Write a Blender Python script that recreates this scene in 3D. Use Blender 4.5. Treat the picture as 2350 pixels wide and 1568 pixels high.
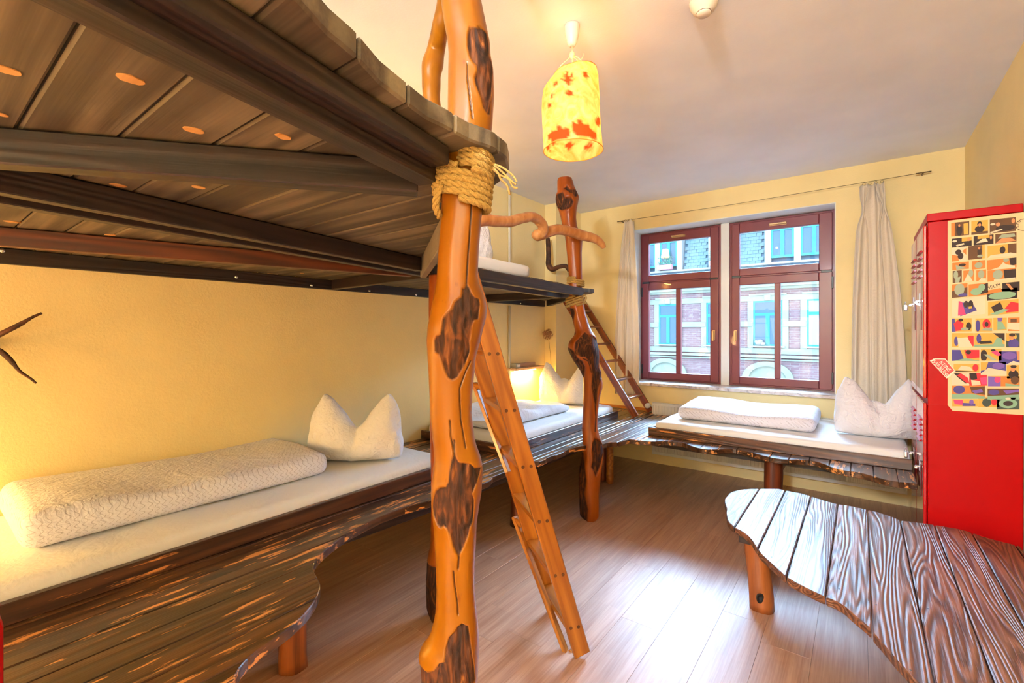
import bpy, math, random
import numpy as np
from mathutils import Vector, Matrix, noise as mnoise

random.seed(7)
for o in list(bpy.data.objects):
    bpy.data.objects.remove(o, do_unlink=True)
SC = bpy.context.scene
COL = SC.collection

# ------------------------------------------------------------------ camera
CAMZ = 1.45
YAW = math.radians(36.97)
FPX = 1064.0
HX, HY = 1175.0, 762.0            # optical axis in the 2350 x 1568 frame
cd = bpy.data.cameras.new('camera')
cam = bpy.data.objects.new('camera', cd); COL.objects.link(cam)
cam.location = (0, 0, CAMZ)
cam.rotation_euler = (math.radians(90), 0, YAW)
cd.sensor_width = 36.0
cd.lens = FPX / 2350 * 36.0
cd.shift_y = -22.0 / 2350
cd.clip_start = 0.02; cd.clip_end = 200
SC.camera = cam

# ------------------------------------------------------------------ world, light, exposure
w = bpy.data.worlds.new('sky'); SC.world = w; w.use_nodes = True
bg = w.node_tree.nodes['Background']
bg.inputs['Color'].default_value = (0.56, 0.80, 1.0, 1)
bg.inputs['Strength'].default_value = 5.0

def light(name, kind, loc, color, energy, rot=(0, 0, 0), **kw):
    ld = bpy.data.lights.new(name, kind); ld.color = color; ld.energy = energy
    for k, v in kw.items(): setattr(ld, k, v)
    lo = bpy.data.objects.new(name, ld); COL.objects.link(lo)
    lo.location = loc; lo.rotation_euler = rot
    return lo
sd = Vector((-0.20, 1.0, 0.66)).normalized()
sun = light('hazy_sun', 'SUN', (0, 8, 6), (0.40, 0.66, 1.0), 70.0, angle=math.radians(80))
sun.rotation_euler = sd.to_track_quat('Z', 'Y').to_euler()
WARM = (1.0, 0.66, 0.32)
# added cool fill behind the camera for ceiling and bedding, no lamp of the room
light('rear_cool_fill', 'POINT', (-0.15, -2.2, 2.40), (0.72, 0.84, 1.0), 380, shadow_soft_size=.16)
# added warm fill out of view under the loft, spreads orange over the left wall
light('rear_warm_fill', 'POINT', (-2.35, -1.35, 1.25), (1.0, 0.56, 0.20), 42, shadow_soft_size=.12)
SC.view_settings.view_transform = 'Standard'
SC.view_settings.look = 'None'
SC.view_settings.exposure = 0.88
SC.view_settings.gamma = 1.0
SC.view_settings.use_curve_mapping = False

# ------------------------------------------------------------------ measuring helpers (pixel of the frame -> world point on a known plane)
CA, SA = math.cos(YAW), math.sin(YAW)
C0 = Vector((0, 0, CAMZ)); FW = Vector((-SA, CA, 0)); RT = Vector((CA, SA, 0)); UP = Vector((0, 0, 1))
def PD(px, py, d): return C0 + d * (FW + RT * ((px - HX) / FPX) + UP * ((HY - py) / FPX))
def PZ(px, py, z): return PD(px, py, (z - CAMZ) * FPX / (HY - py))
def _u(px): r = (px - HX) / FPX; return (-SA + r * CA, CA + r * SA)
def PXp(px, py, x): return PD(px, py, x / _u(px)[0])
def PYp(px, py, y): return PD(px, py, y / _u(px)[1])

# ------------------------------------------------------------------ room measures
XL, XS, XR = -2.90, -2.75, 0.652      # left wall, its thicker end, right wall
YS, YB, YR = 4.48, 5.05, -3.00       # step of the left wall, window wall, rear wall
YD = -1.60                           # rear end of the loft deck and the platform
ZC = 2.905                           # ceiling
ZP = 0.57                            # top of the low platform
ZD, ZU, ZJ = 1.84, 1.805, 1.74       # loft deck top, underside of its planks, underside of its joists

# ------------------------------------------------------------------ materials
def sr(r, g, b):
    f = lambda c: (c / 255 / 12.92) if c / 255 <= .04045 else ((c / 255 + .055) / 1.055) ** 2.4
    return (f(r), f(g), f(b), 1)
class NT:
    def __init__(s, name):
        m = bpy.data.materials.new(name); m.use_nodes = True
        s.m = m; s.t = m.node_tree; s.b = s.t.nodes['Principled BSDF']
    def n(s, kind, ins=None, **kw):
        nd = s.t.nodes.new('ShaderNode' + kind)
        for k, v in kw.items(): setattr(nd, k, v)
        for k, v in (ins or {}).items(): s.set(nd, k, v)
        return nd
    def set(s, nd, k, v):
        i = nd.inputs[k]
        if isinstance(v, bpy.types.NodeSocket): s.t.links.new(v, i)
        elif isinstance(v, bpy.types.Node): s.t.links.new(v.outputs[0], i)
        else: i.default_value = v
    def math(s, op, a, b=None, c=None, clamp=False):
        ins = {0: a}
        if b is not None: ins[1] = b
        if c is not None: ins[2] = c
        nd = s.n('Math', ins, operation=op); nd.use_clamp = clamp
        return nd.outputs[0]
    def ramp(s, fac, stops):
        nd = s.n('ValToRGB', {0: fac}); cr = nd.color_ramp
        while len(cr.elements) < len(stops): cr.elements.new(.5)
        for e, (p, c) in zip(cr.elements, stops): e.position = p; e.color = c
        return nd.outputs[0]
    def mix(s, fac, a, b, mode='MIX'):
        nd = s.n('Mix', data_type='RGBA', blend_type=mode)
        s.set(nd, 0, fac); s.set(nd, 6, a); s.set(nd, 7, b)
        return nd.outputs[2]
    def mapr(s, v, a, b, c=0., d=1., clamp=True):
        nd = s.n('MapRange', {0: v, 1: a, 2: b, 3: c, 4: d}); nd.clamp = clamp
        return nd.outputs[0]
    def bump(s, h, strength=.3, dist=.01, normal=None):
        ins = {'Height': h, 'Strength': strength, 'Distance': dist}
        if normal is not None: ins['Normal'] = normal
        return s.n('Bump', ins).outputs[0]
    def obj_vec(s, rnd=7.0):
        tc = s.n('TexCoord'); oi = s.n('ObjectInfo')
        r = s.math('MULTIPLY', oi.outputs['Random'], rnd)
        cb = s.n('CombineXYZ', {0: r, 1: s.math('MULTIPLY', r, 1.7), 2: s.math('MULTIPLY', r, .6)})
        return s.n('VectorMath', {0: tc.outputs['Object'], 1: cb.outputs[0]}, operation='ADD').outputs[0]
    def scaled(s, v, x, y, z):
        return s.n('VectorMath', {0: v, 1: (x, y, z)}, operation='MULTIPLY').outputs[0]

def plain(name, col, rough=.5, metal=0., spec=.5, coat=0., bump=0., bscale=200, emit=None, estr=0., var=0.):
    k = NT(name)
    k.b.inputs['Base Color'].default_value = col
    k.b.inputs['Roughness'].default_value = rough
    k.b.inputs['Metallic'].default_value = metal
    k.b.inputs['Specular IOR Level'].default_value = spec
    k.b.inputs['Coat Weight'].default_value = coat
    if var:
        tc = k.n('TexCoord'); nz = k.n('TexNoise', {'Vector': tc.outputs['Object'], 'Scale': 3.0, 'Detail': 4.0})
        f = k.mapr(nz.outputs[0], .3, .7, 1 - var, 1 + var)
        k.set(k.b, 'Base Color', k.mix(1.0, col, k.n('CombineColor', {0: f, 1: f, 2: f}).outputs[0], 'MULTIPLY'))
    if bump:
        tc = k.n('TexCoord'); nz = k.n('TexNoise', {'Vector': tc.outputs['Object'], 'Scale': bscale, 'Detail': 3.0})
        k.set(k.b, 'Normal', k.bump(nz.outputs[0], bump, .01))
    if emit:
        k.b.inputs['Emission Color'].default_value = emit; k.b.inputs['Emission Strength'].default_value = estr
    return k.m

def wood(name, light_c, dark_c, axis='X', rough=.45, coat=0., ring=46., bumps=.35, worn=None, worn_amt=.5, var=.22, blotch=0., fs=1., knots=True):
    """Sawn wood whose grain runs along the given local axis."""
    k = NT(name); v = k.obj_vec()
    L, A = .45, 7.0
    s = {'X': (L, A, A), 'Y': (A, L, A), 'Z': (A, A, L)}[axis]
    n1 = k.n('TexNoise', {'Vector': k.scaled(v, *[q * fs for q in s]), 'Scale': 1.0, 'Detail': 2.0, 'Roughness': .45, 'Distortion': .12})
    rings = k.math('SINE', k.math('MULTIPLY', n1.outputs[0], ring))
    rings = k.mapr(rings, -1, 1, 0, 1)
    s2 = {'X': (4, 160, 160), 'Y': (160, 4, 160), 'Z': (160, 160, 4)}[axis]
    n2 = k.n('TexNoise', {'Vector': k.scaled(v, *s2), 'Scale': 1.0, 'Detail': 2.0})
    fac = k.math('ADD', k.math('MULTIPLY', rings, .62), k.math('MULTIPLY', n2.outputs[0], .5))
    col = k.mix(k.mapr(fac, .15, .95), dark_c, light_c)
    oi = k.n('ObjectInfo')
    f = k.mapr(oi.outputs['Random'], 0, 1, 1 - var, 1 + var)
    col = k.mix(1.0, col, k.n('CombineColor', {0: f, 1: f, 2: f}).outputs[0], 'MULTIPLY')
    if blotch:
        nb = k.n('TexNoise', {'Vector': k.scaled(v, *{'X': (1.5, 4, 4), 'Y': (4, 1.5, 4), 'Z': (4, 4, 1.5)}[axis]), 'Scale': 1.6, 'Detail': 4.0})
        col = k.mix(k.mapr(nb.outputs[0], .42, .68, 0, blotch), col, dark_c)
    h = fac
    if worn is not None:
        s3 = {'X': (5, 42, 42), 'Y': (42, 5, 42), 'Z': (42, 42, 5)}[axis]
        n3 = k.n('TexNoise', {'Vector': k.scaled(v, *s3), 'Scale': 1.0, 'Detail': 4.0, 'Roughness': .6})
        s4 = {'X': (1.2, 4, 1), 'Y': (4, 1.2, 1), 'Z': (4, 4, 1)}[axis]
        n4 = k.n('TexNoise', {'Vector': k.scaled(v, *s4), 'Scale': 1.0, 'Detail': 3.0})
        wv = k.math('ADD', n3.outputs[0], k.math('MULTIPLY', n4.outputs[0], .55))
        wf = k.mapr(wv, .94 - .12 * worn_amt, .99 - .12 * worn_amt)
        col = k.mix(wf, col, worn)
    k.set(k.b, 'Base Color', col)
    k.b.inputs['Roughness'].default_value = rough
    k.b.inputs['Coat Weight'].default_value = coat
    k.b.inputs['Coat Roughness'].default_value = .18
    k.set(k.b, 'Normal', k.bump(h, bumps, .004))
    return k.m

def wall_mat(name, col, bump=.25):
    k = NT(name); tc = k.n('TexCoord')
    n1 = k.n('TexNoise', {'Vector': tc.outputs['Object'], 'Scale': 95.0, 'Detail': 3.0, 'Roughness': .55})
    n2 = k.n('TexNoise', {'Vector': tc.outputs['Object'], 'Scale': 2.2, 'Detail': 3.0})
    f = k.mapr(n2.outputs[0], .3, .7, .95, 1.04)
    k.set(k.b, 'Base Color', k.mix(1.0, col, k.n('CombineColor', {0: f, 1: f, 2: f}).outputs[0], 'MULTIPLY'))
    k.b.inputs['Roughness'].default_value = .82
    k.b.inputs['Specular IOR Level'].default_value = .25
    k.set(k.b, 'Normal', k.bump(n1.outputs[0], bump, .006))
    return k.m

M = {}
M['wall'] = wall_mat('yellow_wall_paint', (0.89, 0.70, 0.34, 1))
M['reveal'] = wall_mat('white_reveal_paint', (0.80, 0.78, 0.72, 1), .1)
M['ceiling'] = wall_mat('white_ceiling_paint', (0.88, 0.87, 0.89, 1), .08)
M['varX'] = wood('varnished_pine_x', sr(182, 110, 32), sr(142, 76, 16), 'X', .32, .5, 60, .12, var=.08)
M['joistred'] = wood('red_brown_joist', sr(104, 46, 18), sr(62, 24, 10), 'X', .45, .1, 60, .15, var=.05)
M['varY'] = wood('varnished_pine_y', sr(182, 110, 32), sr(142, 76, 16), 'Y', .32, .5, 60, .12, var=.08)
M['redX'] = wood('reddish_pine_x', sr(150, 72, 30), sr(96, 38, 14), 'X', .3, .5, 60, .12, var=.08)
M['redY'] = wood('reddish_pine_y', sr(150, 72, 30), sr(96, 38, 14), 'Y', .3, .5, 60, .12, var=.08)
M['beamX'] = wood('dark_beam_x', sr(48, 31, 26), sr(24, 15, 13), 'X', .5, .1, 90, .25, var=.12)
M['deckX'] = wood('deck_board_x', sr(126, 110, 86), sr(64, 52, 40), 'X', .6, .0, 36, .25, blotch=.85, var=.15)
M['benchY'] = wood('stained_board_y', sr(96, 60, 34), sr(44, 24, 12), 'Y', .36, .35, 62, .35, worn=sr(222, 150, 82), worn_amt=.55, var=.22)
M['railX'] = wood('stained_rail_x', sr(92, 54, 34), sr(46, 24, 14), 'X', .4, .25, 70, .3, worn=sr(214, 140, 76), worn_amt=.2, var=.1)
M['tableY'] = wood('table_board_y', sr(142, 88, 58), sr(62, 32, 18), 'Y', .45, .25, 150, .7, blotch=.35, var=.18, fs=1.15)
M['logZ'] = wood('log_leg_z', sr(178, 98, 40), sr(96, 44, 16), 'Z', .4, .3, 24, .5, var=.1)
M['logdarkZ'] = wood('dark_log_leg_z', sr(140, 62, 28), sr(66, 26, 12), 'Z', .4, .3, 24, .6, var=.1)
M['branchX'] = wood('smooth_branch', sr(214, 162, 108), sr(176, 118, 70), 'X', .5, .1, 40, .5, var=.03)
M['barkbranch'] = wood('dark_driftwood', sr(98, 56, 30), sr(46, 22, 10), 'X', .7, 0, 30, .9, var=.05)
M['knot'] = wood('pale_knot', sr(216, 160, 96), sr(190, 134, 72), 'X', .5, 0, 40, .2, var=.05)
M['steel'] = plain('bright_steel', (.72, .72, .74, 1), .25, 1.0)
M['black'] = plain('black_plastic', (.02, .02, .025, 1), .4)
M['white_metal'] = plain('white_enamel', sr(228, 224, 214), .35)
M['beige_metal'] = plain('champagne_handle', sr(206, 168, 120), .3, .6)
M['redpaint'] = plain('glossy_red_paint', (0.40, 0.0004, 0.001, 1), .38, 0, .12, coat=.06, bump=.015, bscale=26)
M['reddoor'] = plain('glossy_red_door', (0.46, 0.0015, 0.004, 1), .22, 0, .6, coat=1.0, bump=.02, bscale=14)
M['sash'] = plain('wine_red_window_paint', sr(118, 44, 54), .38, coat=.15)
M['rope'] = plain('jute_rope', sr(172, 136, 70), .9, bump=.6, bscale=420)
M['wire'] = plain('thin_wire', sr(120, 96, 60), .5, .5)
M['pipe'] = plain('white_pipe', sr(222, 214, 196), .4)
M['cup'] = plain('white_lamp_cup', sr(236, 220, 196), .35)
M['cord'] = plain('pale_string', sr(236, 214, 160), .8)
M['label'] = plain('paper_label', sr(226, 226, 232), .5)

def cloth(name, col, wr=.35, sc=9., pattern=False, trans=0.):
    k = NT(name); tc = k.n('TexCoord')
    n1 = k.n('TexNoise', {'Vector': tc.outputs['Object'], 'Scale': sc, 'Detail': 3.0, 'Distortion': 1.2})
    n2 = k.n('TexNoise', {'Vector': tc.outputs['Object'], 'Scale': sc * 3.4, 'Detail': 3.0, 'Distortion': 2.0})
    h = k.math('ADD', n1.outputs[0], k.math('MULTIPLY', n2.outputs[0], .28))
    k.set(k.b, 'Normal', k.bump(h, wr, .03))
    base = col
    if pattern:   # small meander lines printed on the cloth
        sx = k.n('SeparateXYZ', {0: tc.outputs['Object']})
        y, z = sx.outputs[1], k.math('ADD', sx.outputs[2], k.math('MULTIPLY', sx.outputs[0], .8))
        wob = k.math('MULTIPLY', k.math('SINE', k.math('MULTIPLY', z, 260)), .0068)
        nz = k.n('TexNoise', {'Vector': tc.outputs['Object'], 'Scale': 22.0, 'Detail': 1.0})
        yy = k.math('ADD', k.math('ADD', y, wob), k.math('MULTIPLY', nz.outputs[0], .02))
        fr = k.math('ABSOLUTE', k.math('SUBTRACT', k.math('FRACT', k.math('MULTIPLY', yy, 1 / .024)), .5))
        ln = k.mapr(fr, .04, .09, 1, 0)
        base = k.mix(k.math('MULTIPLY', ln, .55), col, sr(150, 140, 150))
    k.set(k.b, 'Base Color', base)
    k.b.inputs['Roughness'].default_value = .85
    k.b.inputs['Specular IOR Level'].default_value = .2
    k.b.inputs['Sheen Weight'].default_value = .15
    return k.m
M['sheet'] = cloth('white_sheet', (.80, .78, .76, 1), .22, 7.)
M['duvet'] = cloth('white_duvet_cover', (.76, .74, .81, 1), .45, 8., pattern=True)
M['duvetgrey'] = cloth('grey_white_duvet', (.74, .74, .78, 1), .5, 10.)
M['pillow'] = cloth('white_pillow_case', (.80, .78, .80, 1), 1.0, 7.)
M['curtain'] = cloth('beige_curtain', (.74, .62, .47, 1), .2, 14.)

def glass_mat():
    k = NT('window_glass'); t = k.t; t.nodes.remove(k.b)
    out = [n for n in t.nodes if n.type == 'OUTPUT_MATERIAL'][0]
    tr = k.n('BsdfTransparent', {'Color': (.97, .99, 1, 1)}); gl = k.n('BsdfGlossy', {'Roughness': .02})
    fr = k.n('Fresnel', {'IOR': 1.45}); mx = k.n('MixShader', {0: fr.outputs[0], 1: tr.outputs[0], 2: gl.outputs[0]})
    t.links.new(mx.outputs[0], out.inputs[0]); return k.m
M['glass'] = glass_mat()

def floor_mat():
    k = NT('three_strip_laminate'); tc = k.n('TexCoord'); oi = k.n('ObjectInfo')
    s = k.n('SeparateXYZ', {0: tc.outputs['Object']})
    off = k.math('MULTIPLY', oi.outputs['Random'], 5)
    v = k.n('CombineXYZ', {0: k.math('ADD', s.outputs[1], off), 1: s.outputs[0], 2: 0.})
    br = k.n('TexBrick', {'Vector': v.outputs[0], 'Color1': (.0, .0, .0, 1), 'Color2': (1, 1, 1, 1), 'Mortar': (.3, .3, .3, 1), 'Scale': 1.0,
                          'Mortar Size': .0006, 'Mortar Smooth': .2, 'Bias': 0., 'Brick Width': .46, 'Row Height': .0667})
    br.offset = .37; br.offset_frequency = 1
    ov = k.obj_vec(9.)
    n1 = k.n('TexNoise', {'Vector': k.scaled(ov, 34, 1.6, 1), 'Scale': 1.0, 'Detail': 4.0, 'Roughness': .6})
    n2 = k.n('TexNoise', {'Vector': k.scaled(ov, 170, 5, 1), 'Scale': 1.0, 'Detail': 2.0})
    g = k.math('ADD', k.math('MULTIPLY', n1.outputs[0], .6), k.math('MULTIPLY', n2.outputs[0], .4))
    col = k.mix(k.mapr(g, .35, .65), sr(172, 122, 94), sr(204, 160, 132))
    f = k.mapr(k.n('RGBToBW', {0: br.outputs[0]}).outputs[0], 0, 1, .92, 1.05)
    col = k.mix(1.0, col, k.n('CombineColor', {0: f, 1: f, 2: f}).outputs[0], 'MULTIPLY')
    k.set(k.b, 'Base Color', col)
    k.b.inputs['Roughness'].default_value = .5
    k.b.inputs['Coat Weight'].default_value = .8; k.b.inputs['Coat Roughness'].default_value = .42
    k.set(k.b, 'Normal', k.bump(g, .08, .002))
    return k.m
M['floor'] = floor_mat()

def trunk_mat(name, light_c, dark_c):
    """varnished trunk; the mesh attribute 'bark' marks the carved-out dark wood, 'crack' the splits"""
    k = NT(name); tc = k.n('TexCoord')
    v = tc.outputs['Object']
    at = k.n('Attribute', attribute_name='bark'); ac = k.n('Attribute', attribute_name='crack')
    n1 = k.n('TexNoise', {'Vector': k.scaled(v, 26, 26, 2.2), 'Scale': 1., 'Detail': 4., 'Distortion': .4})
    n2 = k.n('TexNoise', {'Vector': k.scaled(v, 5, 5, 2.5), 'Scale': 1., 'Detail': 3.})
    base = k.mix(k.mapr(n1.outputs[0], .3, .7), dark_c, light_c)
    base = k.mix(k.mapr(n2.outputs[0], .4, .72, 0, .45), base, dark_c)
    n5 = k.n('TexNoise', {'Vector': k.scaled(v, 60, 60, 20), 'Scale': 1., 'Detail': 2.})
    base = k.mix(k.mapr(n5.outputs[0], .70, .76, 0, .7), base, sr(110, 48, 10))
    n3 = k.n('TexNoise', {'Vector': k.scaled(v, 34, 34, 8), 'Scale': 1., 'Detail': 6., 'Distortion': 2.2})
    bark = k.ramp(n3.outputs[0], [(.32, sr(26, 12, 6)), (.5, sr(58, 28, 12)), (.64, sr(96, 50, 18)), (.8, sr(150, 90, 36))])
    col = k.mix(at.outputs['Fac'], base, bark)
    col = k.mix(ac.outputs['Fac'], col, sr(44, 18, 6))
    k.set(k.b, 'Base Color', col)
    k.set(k.b, 'Roughness', k.mapr(at.outputs['Fac'], 0, 1, .32, .78))
    k.b.inputs['Specular IOR Level'].default_value = .25
    k.set(k.b, 'Coat Weight', k.mapr(at.outputs['Fac'], 0, 1, .1, .02)); k.b.inputs['Coat Roughness'].default_value = .22
    hh = k.math('ADD', k.math('MULTIPLY', n3.outputs[0], k.math('MULTIPLY', at.outputs['Fac'], 1.0)), k.math('MULTIPLY', n1.outputs[0], .12))
    k.set(k.b, 'Normal', k.bump(hh, .55, .006))
    return k.m
M['trunk_a'] = trunk_mat('varnished_trunk', sr(146, 86, 5), sr(116, 62, 2))
M['pale_trunk'] = trunk_mat('pale_branch_wood', sr(206, 146, 88), sr(170, 104, 52))
M['trunk_b'] = trunk_mat('reddish_trunk', sr(160, 80, 18), sr(124, 54, 8))

# ------------------------------------------------------------------ object helpers
ORG = {}
def link(o): COL.objects.link(o); return o
def thing(name, label, cat, loc=(0, 0, 0), group=None):
    o = link(bpy.data.objects.new(name, None)); o.location = loc
    o['label'] = label; o['category'] = cat
    if group: o['group'] = group
    ORG[o.name] = Vector(loc); return o
def tag(o, label, cat, group=None):
    o['label'] = label; o['category'] = cat
    if group: o['group'] = group
    return o
def obj(name, verts, faces, mat, parent=None, smooth=False, bevel=0., seg=1, label=None, kind=None, loc=None, matrix=None, mats=None, fmat=None, limit=40):
    """One mesh object. Vertices are world coordinates unless matrix is given (then local to it)."""
    org = Vector((0, 0, 0))
    if parent is not None: org = ORG[parent.name]
    own = Vector(loc) if loc is not None else org
    me = bpy.data.meshes.new(name)
    if matrix is None:
        verts = [tuple(Vector(v) - own) for v in verts]
    me.from_pydata(verts, [], faces)
    for m in (mats or [mat]): me.materials.append(m)
    if fmat is not None: me.polygons.foreach_set('material_index', fmat)
    if smooth: me.polygons.foreach_set('use_smooth', [True] * len(me.polygons))
    me.update()
    o = link(bpy.data.objects.new(name, me))
    if parent is not None: o.parent = parent
    if matrix is not None:
        o.matrix_local = Matrix.Translation(-org) @ matrix
        ORG[o.name] = matrix.translation.copy()
        own = matrix.translation
    else:
        o.location = own - org
        ORG[o.name] = own
    if bevel:
        b = o.modifiers.new('bevel', 'BEVEL'); b.width = bevel; b.segments = seg; b.limit_method = 'ANGLE'; b.angle_limit = math.radians(limit)
    if label: o['label'] = label
    if kind: o['kind'] = kind
    return o
class MB:
    def __init__(s): s.v = []; s.f = []; s.fm = []
    def add(s, v, f, mi=0):
        b = len(s.v); s.v += [tuple(q) for q in v]; s.f += [tuple(b + i for i in g) for g in f]; s.fm += [mi] * len(f); return s
    def box(s, a, b, mi=0):
        x0, y0, z0 = a; x1, y1, z1 = b
        v = [(x0, y0, z0), (x1, y0, z0), (x1, y1, z0), (x0, y1, z0), (x0, y0, z1), (x1, y0, z1), (x1, y1, z1), (x0, y1, z1)]
        return s.add(v, [(0, 3, 2, 1), (4, 5, 6, 7), (0, 1, 5, 4), (1, 2, 6, 5), (2, 3, 7, 6), (3, 0, 4, 7)], mi)
    def tube(s, pts, r, n=10, mi=0, caps=True, squash=1.0):
        pts = [Vector(p) for p in pts]; k = len(pts)
        rr = r if isinstance(r, (list, tuple)) else [r] * k
        ref = Vector((0, 0, 1)); V = []; prev = None
        for i, p in enumerate(pts):
            t = (pts[min(i + 1, k - 1)] - pts[max(i - 1, 0)])
            t = t.normalized() if t.length > 1e-9 else Vector((0, 0, 1))
            if prev is None:
                a = t.cross(ref)
                if a.length < .05: a = t.cross(Vector((1, 0, 0)))
                a.normalize()
            else:
                a = prev - t * prev.dot(t); a = a.normalized() if a.length > 1e-6 else prev
            prev = a; b = t.cross(a)
            for j in range(n):
                an = 2 * math.pi * j / n
                V.append(p + a * rr[i] * math.cos(an) + b * rr[i] * squash * math.sin(an))
        F = [(i * n + j, i * n + (j + 1) % n, (i + 1) * n + (j + 1) % n, (i + 1) * n + j) for i in range(k - 1) for j in range(n)]
        if caps: F += [tuple(range(n - 1, -1, -1)), tuple((k - 1) * n + j for j in range(n))]
        return s.add(V, F, mi)
    def lathe(s, prof, c, n=24, mi=0, axis='Z'):
        c = Vector(c); V = []
        for r, h in prof:
            for j in range(n):
                a = 2 * math.pi * j / n
                if axis == 'Z': V.append(c + Vector((r * math.cos(a), r * math.sin(a), h)))
                elif axis == 'X': V.append(c + Vector((h, r * math.cos(a), r * math.sin(a))))
                else: V.append(c + Vector((r * math.cos(a), h, r * math.sin(a))))
        k = len(prof)
        F = [(i * n + j, i * n + (j + 1) % n, (i + 1) * n + (j + 1) % n, (i + 1) * n + j) for i in range(k - 1) for j in range(n)]
        return s.add(V, F, mi)
    def build(s, name, mat, parent=None, **kw):
        mats = kw.pop('mats', None)
        return obj(name, s.v, s.f, mat, parent, mats=mats, fmat=s.fm if mats else None, **kw)
def box(name, a, b, mat, parent=None, **kw): return MB().box(a, b).build(name, mat, parent, **kw)
def tube(name, pts, r, mat, parent=None, n=10, **kw):
    kw.setdefault('smooth', True); return MB().tube(pts, r, n).build(name, mat, parent, **kw)
def smoothpath(pts, m=6):
    """Catmull-Rom through the points (tuples may carry a radius as 4th value)"""
    P = [list(p) for p in pts]; P = [P[0]] + P + [P[-1]]; out = []
    for i in range(1, len(P) - 2):
        for q in range(m):
            t = q / m
            out.append([.5 * (2 * P[i][c] + (P[i + 1][c] - P[i - 1][c]) * t + (2 * P[i - 1][c] - 5 * P[i][c] + 4 * P[i + 1][c] - P[i + 2][c]) * t * t
                        + (3 * P[i][c] - P[i - 1][c] - 3 * P[i + 1][c] + P[i + 2][c]) * t ** 3) for c in range(len(P[0]))])
    out.append(P[-2]); return out
def beam(name, p0, p1, wd, ht, mat, parent=None, up=(0, 0, 1), bevel=.003, seg=6, **kw):
    """bar from p0 to p1 (its centre line); length along local X so that the grain follows it; ht is measured along up"""
    p0, p1 = Vector(p0), Vector(p1); x = (p1 - p0); L = x.length; x.normalize()
    u = Vector(up); y = u.cross(x).normalized(); z = x.cross(y)
    m = Matrix((x, y, z)).transposed().to_4x4(); m.translation = p0
    b = MB().box((0, -wd / 2, -ht / 2), (L, wd / 2, ht / 2))
    return b.build(name, mat, parent, matrix=m, bevel=bevel, **kw)

def poly_strips(poly, gaps, axis, gap=.003, ds=.02):
    """cut a plan outline into boards. axis 'Y': boards run along Y, gaps are X positions (and the other way round)"""
    P = [(p[0], p[1]) for p in poly]
    if axis == 'X': P = [(y, x) for x, y in P]
    n = len(P)
    def cross(s):
        c = []
        for i in range(n):
            (a0, b0), (a1, b1) = P[i], P[(i + 1) % n]
            if (a0 <= s < a1) or (a1 <= s < a0): c.append(b0 + (s - a0) / (a1 - a0) * (b1 - b0))
        c.sort(); return [(c[i], c[i + 1]) for i in range(0, len(c) - 1, 2) if c[i + 1] - c[i] > .004]
    out = []
    lo, hi = min(p[0] for p in P), max(p[0] for p in P)
    for g in range(len(gaps) - 1):
        s0, s1 = max(gaps[g] + gap / 2, lo + 1e-4), min(gaps[g + 1] - gap / 2, hi - 1e-4)
        if s1 - s0 < .01: continue
        m = max(2, int((s1 - s0) / ds) + 1); act = []; done = []
        for i in range(m):
            s = s0 + (s1 - s0) * i / (m - 1); iv = cross(s); nxt = []
            for a, b in iv:
                best = None
                for pc in act:
                    o = min(b, pc[-1][2]) - max(a, pc[-1][1])
                    if o > 0 and pc not in nxt and (best is None or o > best[0]): best = (o, pc)
                if best: best[1].append((s, a, b)); nxt.append(best[1])
                else: nxt.append([(s, a, b)])
            done += [q for q in act if q not in nxt]; act = nxt
        done += act
        out += [(g, d) for d in done if len(d) > 1]
    return out
def strip_obj(name, piece, axis, z0, z1, mat, parent, bevel=.0025, loc=None, tilt=0., lab=None):
    v = []; n = len(piece)
    fx = (lambda s, t, z: (s, t, z)) if axis == 'Y' else (lambda s, t, z: (t, s, z))
    for s, a, b in piece: v += [fx(s, a, z1), fx(s, b, z1), fx(s, a, z0), fx(s, b, z0)]
    f = []
    for i in range(n - 1):
        a, b = 4 * i, 4 * i + 4
        f += [(a, b, b + 1, a + 1), (a + 2, a + 3, b + 3, b + 2), (a, a + 2, b + 2, b), (a + 1, b + 1, b + 3, a + 3)]
    e = 4 * (n - 1)
    f += [(0, 1, 3, 2), (e, e + 2, e + 3, e + 1)]
    if axis == 'X': f = [tuple(reversed(q)) for q in f]
    return obj(name, v, f, mat, parent, bevel=bevel)

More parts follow.
